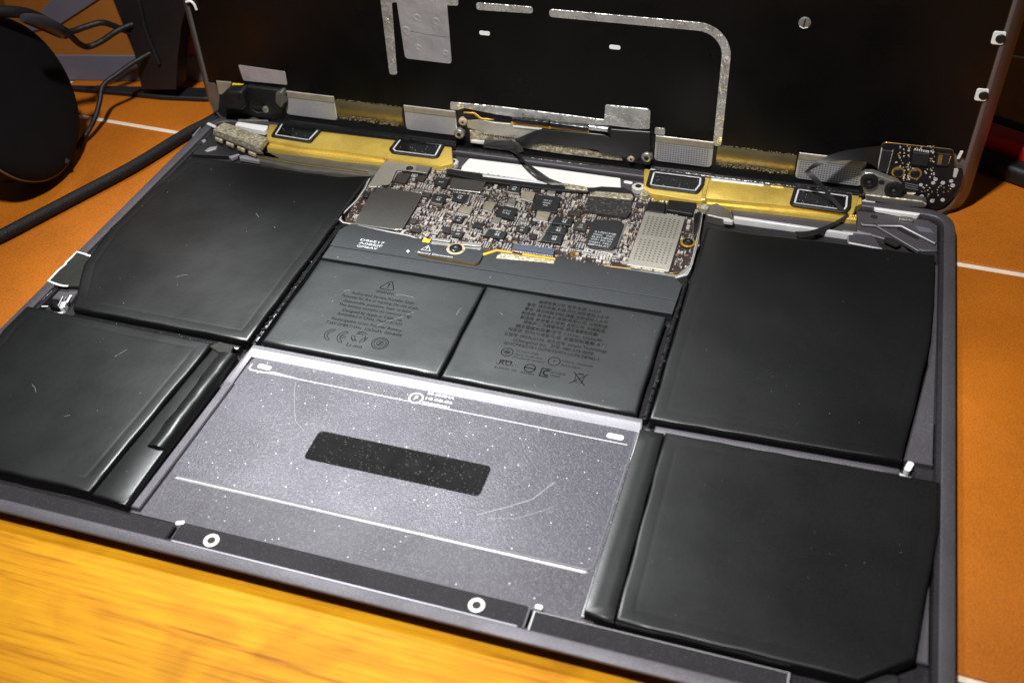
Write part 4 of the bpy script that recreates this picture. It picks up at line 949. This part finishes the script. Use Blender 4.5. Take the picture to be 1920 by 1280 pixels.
# --- rear corners of the base
def corners():
    A = lambda pts, z=0.0: Bq(zq(1460, 250, 5.333, pts), z)
    m = MB(); m.prism(A([(780, 770), (1110, 800), (1500, 870), (1590, 920), (1590, 1170), (1440, 1170), (1330, 1130), (770, 970)], -1.6), -3.3, -1.6, 'space', .3)
    m.prism(A([(820, 890), (1200, 890), (1580, 1075), (1565, 1100), (1225, 925), (950, 920), (835, 912)], -.5), -1.7, -.5, 'space', .25, 'wall')
    m.prism(A([(935, 900), (975, 905), (1430, 1165), (1395, 1172)], -.5), -1.7, -.5, 'space', .2, 'wall')
    m.prism(rnd(A([(690, 1010), (920, 1000), (960, 1040), (1010, 1120), (1060, 1160), (690, 1090)], -.9), .8), -3.3, -.9, 'space', .35, 'wall')
    m.prism(A([(640, 965), (930, 1000), (925, 1012), (636, 978)], -.7), -2, -.7, 'wall', .1)
    part('corner_brace', m, case)
    h = MB()
    for px in ([(1180, 920), (1210, 905), (1420, 1010), (1405, 1055), (1380, 1060), (1180, 960)], [(1050, 1050), (1090, 1035), (1220, 1085), (1225, 1110), (1180, 1135), (1060, 1080)]): h.prism(rnd(A(px, -1.55), 1.0), -2, -1.54, 'hole', 0)
    x, y = Bp(*zq(1460, 250, 5.333, [(955, 832)])[0], -1.5); h.prism(disc(x, y, 1.2, 16), -2, -1.53, 'hole'); part('slot', h, case)
    m = MB(); m.prism(rnd(A([(985, 705), (1400, 765), (1425, 790), (1400, 822), (975, 762), (945, 735)], -.2), 1.3), -3, -.15, 'white', .1); part('rubber_pad', m, case)
    m = MB(); m.prism(rnd(A([(1215, 825), (1345, 840), (1348, 872), (1200, 858)], -.3), .4), -3, -.25, 'steel', .1); m.prism(A([(1365, 920), (1510, 950), (1552, 992), (1400, 975)], -1.4), -2, -1.4, 'greybar', .05); m.prism(A([(832, 655), (972, 675), (968, 695), (832, 680)], 0), -2, .1, 'ring', .2); part('corner_plate', m, case)
    m = MB(); m.prism(A([(735, 640), (830, 610), (832, 700), (735, 745)], .8), -2, .8, 'gold', .2); m.prism(A([(670, 790), (740, 800), (785, 830), (780, 862), (660, 850)], .2), -2, .2, 'gold', .2)
    for k in range(5): x, y = Bp(*zq(1460, 250, 5.333, [(725+12*k, 815+(k % 2)*18)])[0], .5); m.prism(disc(x, y, .45, 8), 0, .45, 'gilt', .1)
    part('speaker_lug', m, case)
    # left rear corner: loose shielded plug, sticker, bright chips of metal
    A = lambda pts, z=0.0: Bq(zq(360, 100, 6, pts), z)
    t = MB(); t.prism(A([(235, 860), (355, 775), (480, 815), (850, 950), (760, 1070), (560, 985), (400, 918)], 3.0), 1.2, 3.0, 'crumb', .15, 'steel')
    t.prism(A([(235, 905), (340, 945), (500, 1010), (740, 1105), (800, 1110), (755, 1070), (400, 930), (240, 868)], 1.4), .3, 1.2, 'steel_d', .2)
    for k in range(4): t.prism(A([(262+125*k, 935+52*k), (345+125*k, 968+52*k), (335+125*k, 985+52*k), (255+125*k, 950+52*k)], .9), -.3, .9, 'cream', .15)
    t.prism(A([(160, 790), (190, 775), (275, 815), (262, 838)], 1.0), .4, 1.0, 'ring', .15); part('shielded_plug', t, lap)
    m = MB(); m.prism(rnd(A([(525, 752), (830, 790), (855, 815), (845, 850), (810, 872), (690, 850), (480, 805)], 0), .6), -2, -.1, 'white', .1); part('rubber_pad', m, case)
    m = MB()
    for px in ([(85, 830), (100, 828), (15, 930), (0, 925)], [(95, 985), (145, 962), (160, 980), (130, 1005)], [(140, 1095), (200, 1055), (285, 1042), (270, 1075), (170, 1105)], [(412, 1160), (520, 1128), (540, 1140), (440, 1180)], [(540, 1150), (600, 1145), (765, 1195), (755, 1215), (535, 1178)]): m.prism(A(px, -1.2), -2.5, -1.2, 'wall', .15)
    part('metal_chip', m, case)
    m = MB(); m.prism(A([(500, 680), (720, 690), (870, 720), (860, 760), (520, 745)], 1.0), -2, 1.0, 'steel_d', .2); part('corner_plate', m, case)
    m = MB(); m.prism(A([(30, 960), (250, 740), (500, 640), (520, 690), (360, 780), (240, 850), (500, 1010), (860, 1110), (1000, 1180), (880, 1195), (400, 1150), (10, 1130)], -1.5), -3.3, -1.5, 'black', .3); part('corner_brace', m, case)
corners()

# --- lid
lid = None
def lidmake():
    global lid
    rot = Matrix(((LA.x, LB.x, LN.x, 0), (LA.y, LB.y, LN.y, 0), (LA.z, LB.z, LN.z, 0), (0, 0, 0, 1)))
    m = MB(); o = rect(-144.4, -8.6, 144.4, 192, 14, 12)
    m.loft(o, [(16, -7.4), (5, -6.9), (1.2, -5.9), (0, -4.7), (.15, -4.2), (3.95, -0.25), (4.25, 0.0), (5.2, 0.0), (5.3, -.5)], ['lidrim']*9)
    lid = link('lid', m.mesh('lid', xl), lap, 'upright lid lined with a black sheet and silver tape', sm=50)
    lid.matrix_local = Matrix.Translation(Vector(((LO.x-LC[0])/1000, (LO.y-LC[1])/1000, (LO.z+RIM)/1000))) @ rot
lidmake()
def lp(name, m, label=None, kind=None, sm=35): return part(name, m, lid, label, kind, sm, xl)
def lidparts():
    s = MB(); s.prism(rnd([(-138.8, 13.6), (-126, 13.6), (-126, 15.2), (-86, 13.3), (-86, 12.6), (-58.5, 12.6), (-58.5, 13.4), (-37, 13.3), (-37, 15.5), (36, 15.8), (36, 13.6), (58.8, 13.2), (58.8, 12.4), (86, 12.6), (110, 13.2), (112, 21), (134, 21.4), (138.8, 19), (138.8, 186), (-138.8, 186)], 0), -.45, 0.22, 'sheet', .1)
    lp('backing_sheet', s, 'black backing sheet lining the lid')
    Z = .24
    def tape(poly, r, m='foil', th=.12, bub=(), name='silver_tape', label=None):
        k = MB(); k.prism(rnd(poly, r, 5), Z-.05, Z+th, m, .06)
        for (x, y, q) in bub: k.lathe([(q, Z+th-.01), (q*.8, Z+th+.18), (q*.55, Z+th+.22), (q*.4, Z+th+.1), (q*.1, Z+th+.08)], m, (x, y, 0), 14)
        lp(name, k, label, sm=40)
    tape([(-61.8, 26.0), (-58.8, 26.2), (-57.6, 54.0), (-33.2, 55.0), (-33.0, 57.4), (-61.8, 57.0)], 1.0, bub=[(-60, 47, .9)], label='silver tape bent round the corner of the silver sheet')
    tape([(-54.9, 33.2), (-37.2, 33.0), (-37.2, 62), (-56, 62)], 1.4, 'sheetfoil', .2, [(-48.8, 49.3, 1.5), (-41.8, 48.5, 1.6), (-53.4, 44.2, 1.6), (-49.4, 38, 1.4), (-39.3, 37.0, 1.3)], 'silver_sheet', 'dented silver shield sheet on the lid')
    k = MB(); k.stroke([(-52, 44.0), (-46, 43.4), (-37.6, 43.0)], .25, Z+.215, 'steel'); k.stroke([(-41.5, 60), (-41.8, 44)], .2, Z+.215, 'print_gr'); lp('sheet_seam', k, sm=None)
    tape([(-26.8, 54.2), (-6.8, 54.8), (-6.8, 57.2), (-26.8, 56.9)], 1.2, label='short straight piece of silver tape on the lid')
    ca = lambda r: [(48.6+r*cos(R(t)), 46.0+r*sin(R(t))) for t in range(90, -1, -10)]
    tape([(-1.2, 54.2)]+ca(8.4)+[(57.3, 12.6), (60.2, 12.6)]+ca(11.3)[::-1]+[(-1.2, 57.0)], [1.2]+[0]*10+[1.4, 1.4]+[0]*10+[1.2], label='long silver tape turning a corner down the lid')
    for x, y in ((-24.3, 46), (21.4, 45.7)): lp('witness_mark', MB().prism(rect(x-1.9, y-.75, x+1.9, y+.75, .7), 0, Z+.1, 'white'))
    k = MB(); k.lathe([(1.9, 0), (1.9, .5), (1.5, .7), (.9, .7)], 'steel', (81.4, 60.5, 0), 24); k.stroke([(81.2, 59.1), (81.5, 61.9)], .45, .72, 'hole'); k.stroke([(80.0, 59.4), (81.2, 58.8), (82.6, 59.3)], .35, .72, 'white'); lp('screw', k)
    for x, y in ((139.3, 61.2), (139.3, 42.2)):
        k = MB(); k.prism(rnd([(x-3.0, y-2.0), (x+.6, y-2.0), (x+.6, y+2.2), (x-3.0, y+2.2)], .8), 0, .45, 'white', .1); k.prism(disc(x-.6, y, 1.45, 16), .2, .75, 'black', .25); k.prism(disc(x-.6, y, .6, 10), .7, .82, 'gloss'); lp('lid_clip', k)
    k = MB(); k.tube(curve([(-139.5, 46.5, .6), (-137.6, 47.0, .7), (-136.4, 46, .7), (-136.0, 43.8, .6)]), .5, 'white', 8); lp('lid_clip', k, sm=60)
    k = MB(); k.prism(rnd([(136.3, 18.6), (137.3, 18.8), (137.8, 21.8), (136.8, 21.8)], .3), 0, .5, 'white', .1); lp('witness_mark', k)
    tape([(-124.0, 22.8), (-104.4, 22.2), (-104.6, 16.6), (-123.2, 16.2)], .7, 'sheetfoil', .1, label='small silver tape at the lower left of the lid')
    # lower band: steel plates and gilt troughs
    lp('lower_band', MB().prism(rect(-138.5, -3.5, 138.5, 13.2), -.45, -0.1, 'black'))
    for x0, x1, dots in ((-107.3, -85.8, 0), (-57.6, -37.2, 0), (37.2, 57.6, 1), (86.6, 109.0, 1)):
        p = lp('contact_plate', MB().prism(rnd([(x0, 3.6), (x1, 3.6), (x1, 14.0), (x0, 14.0)], [1.6, 1.6, 0, 0]), -.05, .5, 'plate', .2, 'bare'))
        link('plate_fold', MB().prism(rect(x0, 11.4, x1, 14.0), .42, .7, 'tan', .15).mesh('plate_fold', xl), lid)
        if dots:
            k = MB(); nx = int((x1-x0-1.5)/.92)
            for i in range(nx):
                for j in range(8): k.prism(rotq(x0+1.1+i*.92, 4.5+j*.86, .40, .34, 0), .45, .508, 'hole')
            lp('perforation', k, kind='stuff', sm=None)
    for x0, x1 in ((-85.4, -58.4), (59.0, 86.0)):
        k = MB(); k.strip(curve([(x0, 12.9, .1), (x0, 11, .8), (x0, 9.0, 1.0), (x0, 7, .7), (x0, 5.0, .1)], 3), curve([(x1, 12.9, .1), (x1, 11, .8), (x1, 9.0, 1.0), (x1, 7, .7), (x1, 5.0, .1)], 3), 'goldfoil'); k.box(x0, 4.9, -.1, x1, 12.9, .08, 'goldfoil')
        lp('spring_strip', k, sm=60)
        k = MB()
        for i in range(110): k.prism(rotq(random.uniform(x0+.8, x1-2), random.uniform(4.6, 6.3), random.uniform(.3, .8), random.uniform(.25, .6), random.uniform(0, 90)), .1, random.uniform(.4, .75), 'crumb_d', .1)
        for i in range(60): k.prism(rotq(random.uniform(x0+.8, x1-1), 12.9+random.uniform(-.25, .25), random.uniform(.2, .6), .3, 0), .1, random.uniform(.25, .4), 'crumb_d', .05)
        lp('foam_crumbs', k, kind='stuff', sm=None)
    # centre window with the display flex
    U = lambda pts, d=0.0: Lq(zq(840, 180, 4.8, pts), d)
    lp('window_frame', MB().prism(rect(-36.5, .8, 36, 16), -.15, -.02, 'gloss'))
    k = MB(); k.prism(rnd(U([(20, 55), (400, 90), (700, 125), (1100, 175), (1405, 215), (1415, 85), (1440, 82), (1800, 118), (1822, 140), (1815, 300), (1700, 300), (1440, 265), (1290, 262), (590, 190), (420, 165), (150, 110), (90, 128), (20, 125)], .5), .6), .2, .55, 'foil', .12); lp('silver_tape', k, 'creased silver tape with a square end above the display flex')
    k = MB(); k.prism(U([(160, 222), (300, 215), (420, 240), (590, 255), (850, 300), (690, 370), (600, 395), (180, 290)], .6), .0, .6, 'beige', .1); k.prism(U([(195, 310), (600, 350), (1560, 545), (1570, 585), (1000, 520), (690, 470), (320, 440), (200, 420)], .5), -.1, .5, 'crumb', .1); lp('connector_plate', k)
    k = MB()
    for i in range(46): x, y = U([(315+i*23, 345+i*2.95+(12 if i > 22 else 0))], .55)[0]; k.prism(rotq(x, y, .5, .55, 0), .4, .62, 'hole')
    lp('contact_hole', k, kind='stuff', sm=None)
    for pts in ([(590, 190), (910, 228), (905, 262), (585, 232)], [(925, 232), (1258, 272), (1258, 315), (922, 272)]):
        q = U(pts, 1.0); a0, a1 = Vector(q[0]).lerp(Vector(q[3]), .5), Vector(q[1]).lerp(Vector(q[2]), .5); k = MB(); k.tube([(a0.x, a0.y, .9), (a1.x, a1.y, .9)], 1.15, 'gloss', 14); lp('flex_roll', k, sm=60)
    k = MB(); q = U([(1262, 270), (1440, 290), (1438, 330), (1262, 312)], 1.0); k.prism(q, 0, 1.0, 'foil', .3); lp('clip', k)
    k = MB(); k.prism(U([(570, 235), (1265, 318), (1265, 335), (560, 255)], 1.1), .9, 1.15, 'orange', .05); k.prism(U([(585, 265), (845, 292), (840, 306), (585, 280)], 1.1), .9, 1.12, 'white', .03); lp('flex_edge', k)
    k = MB(); k.prism(U([(140, 145), (240, 152), (300, 200), (410, 212), (410, 222), (290, 212), (230, 165), (140, 155)], .7), .3, .75, 'gilt', .05); k.prism(U([(120, 160), (225, 165), (290, 215), (160, 215)], .6), .1, .6, 'black', .1); lp('flex_tail', k)
    q = U([(830, 300), (1265, 335), (1400, 350), (1460, 385), (1470, 300), (1818, 325), (1822, 520), (1700, 565), (1560, 548), (1380, 520), (1345, 490), (860, 428), (750, 450), (690, 462), (600, 398)], 1.2)
    k = MB(); k.prism(q, .4, 1.25, 'flex', .15); lp('display_flex', k)
    k = MB(); k.prism(U([(330, 395), (560, 398), (640, 430), (680, 500), (650, 510), (315, 462)], 2.0), 1.6, 2.0, 'shield', .1); k.prism(U([(205, 400), (325, 412), (320, 440), (205, 425)], 1.2), .4, 1.2, 'ring', .2); lp('flex_clamp', k)
    for px, py in ((860, 253), (1212, 297)):
        x, y = Lp(px, py, 2.2); k = MB(); k.lathe([(2.0, 0), (2.0, 1.8), (1.6, 2.2), (.9, 2.2)], 'steel', (x, y, 0), 24); k.prism(disc(x, y, .85, 16), 1, 2.22, 'hole'); lp('screw_boss', k, sm=50)
    for px, py, r in ((867, 230, 1.7), (1183, 299, 1.5)):
        x, y = Lp(px, py, 1.5); k = MB(); k.lathe([(r, 0), (r, 1.0), (r*.7, 1.5), (r*.3, 1.5)], 'cream', (x, y, 0), 20); k.prism(disc(x, y, r*.3, 10), 1, 1.52, 'hole'); lp('screw_boss', k, sm=50)
    x, y = Lp(1237, 248, .6); lp('silver_tape', MB().prism(rect(x-1.8, y-1.2, x+1.8, y+1.6, .7), 0, .6, 'foil', .1), 'small silver tab beside the perforated plate')
    # dark hinge bar along the lid's foot
    k = MB(); k.tube([(-107.5, .6, 2.6), (-36.8, .4, 2.6)], 2.1, 'gloss', 16); k.tube([(36.6, .6, 2.6), (110.3, 1.2, 2.6)], 2.1, 'gloss', 16); k.tube([(-38.5, -1.2, 2.4), (38.5, -1.0, 2.4)], 1.6, 'gloss', 14)
    lp('hinge_bar', k, sm=60)
    # small black board at the lower right
    A = lambda pts, d=.8: Lq(zq(1460, 250, 5.333, pts), d)
    o = A([(1035, 105), (1075, 90), (1730, 160), (1750, 182), (1760, 335), (1840, 345), (1850, 420), (1830, 520), (1760, 630), (1660, 720), (1560, 760), (1480, 720), (1260, 600), (1230, 480), (980, 400), (990, 350)])
    pb = lp('small_circuit_board', MB().prism(rnd(o, .8), .2, .8, 'pcbk', .06, 'gilt'), 'small black circuit board at the lower right of the lid')
    k = MB(); rs = random.Random(5)
    def bx(pts, h, m): k.prism(A(pts, .8+h), .75, .8+h, m, .05)
    bx([(1345, 195), (1510, 210), (1485, 330), (1325, 310)], .8, 'chip'); bx([(1035, 170), (1130, 180), (1075, 390), (995, 380)], .7, 'chip'); bx([(1025, 150), (1038, 155), (995, 365), (985, 360)], .9, 'pad'); bx([(1590, 200), (1720, 215), (1690, 330), (1565, 320)], .6, 'chip')
    for i in range(17): t_ = i/16; x = 1140-60*t_; y = 175+225*t_; bx([(x-7, y-4), (x+9, y-3), (x+7, y+4), (x-9, y+3)], .2, 'cream')
    for c in range(3):
        for i in range(9): x = 1608+c*14-i*2; y = 222+i*11; bx([(x-5, y-3), (x+5, y-2), (x+4, y+3), (x-6, y+2)], .66, 'gilt')
    for i in range(7): x = 1717-i*4; y = 240+i*11; bx([(x-6, y-4), (x+8, y-3), (x+6, y+4), (x-8, y+3)], .5, 'orange')
    for i in range(7): x = 1365+i*22; y = 165+i*4; bx([(x-7, y-9), (x+7, y-8), (x+5, y+9), (x-9, y+8)], .3, 'ring')
    for (x, y, r) in ((1568, 460, 18), (1545, 495, 18), (1642, 495, 19), (1725, 478, 18), (1740, 522, 20), (1422, 515, 17), (1430, 630, 19), (1535, 675, 20), (1640, 665, 19)): px_, py_ = A([(x, y)])[0]; k.prism(disc(px_, py_, r/5.333/5.0, 10), .75, .86, 'ring')
    bx([(1755, 355), (1790, 352), (1800, 370), (1775, 440), (1750, 445), (1742, 430)], .1, 'ring')
    for i in range(150):
        x, y = rs.uniform(1170, 1560), rs.uniform(130, 480)
        if 1310 < x < 1520 and 185 < y < 340: continue
        if rs.random() < .45: x = rs.choice((1215, 1255, 1300, 1520, 1550))+rs.uniform(-8, 8)
        s_ = rs.uniform(4, 8); bx([(x-s_, y-s_*.8), (x+s_, y-s_*.6), (x+s_*.8, y+s_), (x-s_*1.1, y+s_*.8)], rs.uniform(.1, .35), rs.choice(['cream', 'gilt', 'pad', 'cream', 'ring']))
    for i in range(26):
        x, y = rs.uniform(1420, 1720), rs.uniform(520, 690); s_ = rs.uniform(4, 8); bx([(x-s_, y-s_*.8), (x+s_, y-s_*.6), (x+s_*.8, y+s_), (x-s_*1.1, y+s_*.8)], .15, rs.choice(['cream', 'ring', 'gilt']))
    for r_ in range(3): bx([(1262, 492+r_*22), (1395, 520+r_*22), (1394, 526+r_*22), (1261, 498+r_*22)], .02, 'print_gr')
    part('small_components', k, pb, kind='stuff', sm=None, xf=xl)
    for x, y in ((1195, 388), (1365, 400)): px_, py_ = A([(x, y)])[0]; k = MB(); k.lathe([(2.1, .6), (2.1, 1.1), (1.7, 1.2)], 'gilt', (px_, py_, 0), 20); k.prism(disc(px_, py_, 1.6, 16), .9, 1.5, 'black', .3); part('screw', k, pb, xf=xl)
    # hinges
    k = MB(); k.prism(rnd(A([(820, 430), (860, 395), (940, 400), (1190, 495), (1230, 530), (1225, 640), (1060, 650), (870, 640), (840, 560)], 4), .8), 1.5, 4, 'steel', .3); k.prism(rnd(A([(860, 610), (1100, 640), (1440, 680), (1480, 710), (1470, 745), (1200, 730), (870, 665)], 5), .6), 2, 5, 'steel_d', .3, 'crumb'); h = lp('hinge', k)
    for x, y, r in ((905, 490, 2.9), (1150, 575, 3.0)): px_, py_ = A([(x, y)], 5)[0]; k = MB(); k.lathe([(r, 3.9), (r, 4.8), (r*.8, 5.1), (r*.5, 5.1), (r*.45, 4.7), (.05, 4.7)], 'black', (px_, py_, 0), 24); k.prism(disc(px_, py_, .5, 6), 4.6, 4.9, 'steel_d'); part('screw', k, h, xf=xl)
    px_, py_ = A([(1030, 492)], 4)[0]; part('pin_hole', MB().prism(disc(px_, py_, .95, 14), 3.5, 4.03, 'hole'), h, xf=xl)
    k = MB(); k.prism(A([(1280, 600), (1370, 605), (1330, 640), (1320, 665), (1290, 660)], 1.5), .7, 1.5, 'cream', .2); lp('gold_contact', k)
    A = lambda pts, d=2.0: Lq(zq(360, 100, 6, pts), d)
    k = MB(); k.prism(rnd(A([(610, 370), (1000, 420), (1050, 470), (1060, 600), (1010, 680), (900, 700), (640, 650), (590, 520)], 2.2), 1), 0, 2.2, 'rubber', .8, segs=3); h = lp('hinge', k, sm=50)
    k = MB(); q = A([(930, 455), (1010, 425), (1045, 560), (1000, 640), (930, 560)], 3.6); k.prism(rnd(q, 1.2), 0, 3.6, 'steel_d', 1.0, segs=3); part('hinge_knuckle', k, h, xf=xl, sm=60)
    for x, y, r in ((730, 620, 2.3), (820, 640, 1.3)): px_, py_ = A([(x, y)], 3.2)[0]; k = MB(); k.lathe([(r, 1.5), (r, 2.9), (r*.7, 3.2), (r*.3, 3.2)], 'gloss' if r > 2 else 'steel', (px_, py_, 0), 18); part('screw', k, h, xf=xl, sm=50)
    k = MB(); k.prism(rnd(A([(305, 520), (330, 470), (400, 430), (560, 430), (600, 600), (560, 650), (310, 640)], 6), 1.5), -.2, 6, 'rubber', 1.5, segs=4); lp('hinge_cap', k, sm=60)
    k = MB(); k.prism(A([(270, 315), (440, 330), (430, 400), (330, 470), (300, 465)], .8), 0, .8, 'tan', .15); k.prism(A([(450, 345), (580, 360), (570, 385), (445, 362)], 1), 0, 1, 'yellow', .15); k.prism(A([(150, 330), (255, 340), (310, 470), (300, 640), (250, 670), (205, 560)], .4), -.1, .4, 'steel_d', .1); lp('corner_plate', k)
lidparts()

# --- flex ribbons between lid and base
def ribbons():
    def lw(px, py, d): u_, v_ = Lp(px, py, d); X = LO+LA*u_+LB*v_+LN*d; return (X.x, X.y, X.z)
    m = MB()
    A = [lw(960, 262, 2.4), lw(975, 290, 3.5), Bp(990, 308, 3.6)+(3.6,), Bp(1012, 324, 2.8)+(2.8,), Bp(1040, 342, 1.8)+(1.8,), Bp(1066, 348, 1.3)+(1.3,)]
    B = [lw(905, 272, 2.2), lw(955, 283, 3.0), Bp(984, 306, 4.2)+(4.2,), Bp(1003, 324, 3.2)+(3.2,), Bp(1022, 342, 1.5)+(1.5,), Bp(1042, 348, 1.2)+(1.2,)]
    m.strip(curve(A), curve(B), 'flex', .12); m.strip([Bp(984, 309, .6)+(.6,), Bp(1014, 332, .7)+(.7,), Bp(1050, 350, .9)+(.9,)], [Bp(992, 308, .7)+(.7,), Bp(1030, 334, .8)+(.8,), Bp(1070, 349, .9)+(.9,)], 'shield', .1)  # lower grey strip stands in for the ribbon's shadow and underside
    part('ribbon_cable', m, lap, 'thin black ribbon twisting from the lid to the circuit board', sm=60)
    m = MB()
    A = [lw(1656, 274, 1.2), lw(1600, 280, 3.5), lw(1558, 290, 6.0), lw(1528, 305, 8.0), lw(1510, 321, 9.5)]
    B = [lw(1650, 322, 1.2), lw(1630, 306, 3.5), lw(1590, 301, 6.0), lw(1548, 306, 8.0), lw(1513, 323, 9.5)]
    m.strip(curve(A), curve(B), 'flex', .12)
    A = [lw(1509, 322, 9.6), lw(1518, 333, 11), lw(1548, 363, 13), Bp(1576, 396, 2.0)+(2.0,)]; B = [lw(1516, 317, 9.4), lw(1535, 336, 11), lw(1558, 364, 13), Bp(1586, 396, 2.0)+(2.0,)]
    m.strip(curve(A), curve(B), 'flex', .12)
    A = [Bp(1590, 400, 1)+(1,), Bp(1560, 418, -.2)+(-.2,), Bp(1520, 432, -.5)+(-.5,), Bp(1490, 434, -.6)+(-.6,)]; B = [Bp(1592, 404, 1)+(1,), Bp(1566, 422, -.2)+(-.2,), Bp(1530, 440, -.5)+(-.5,), Bp(1500, 446, -.6)+(-.6,)]
    m.strip(curve(A), curve(B), 'flex', .12)
    part('ribbon_cable', m, lap, 'folded black ribbon from the small board down over the right speaker', sm=60)
ribbons()
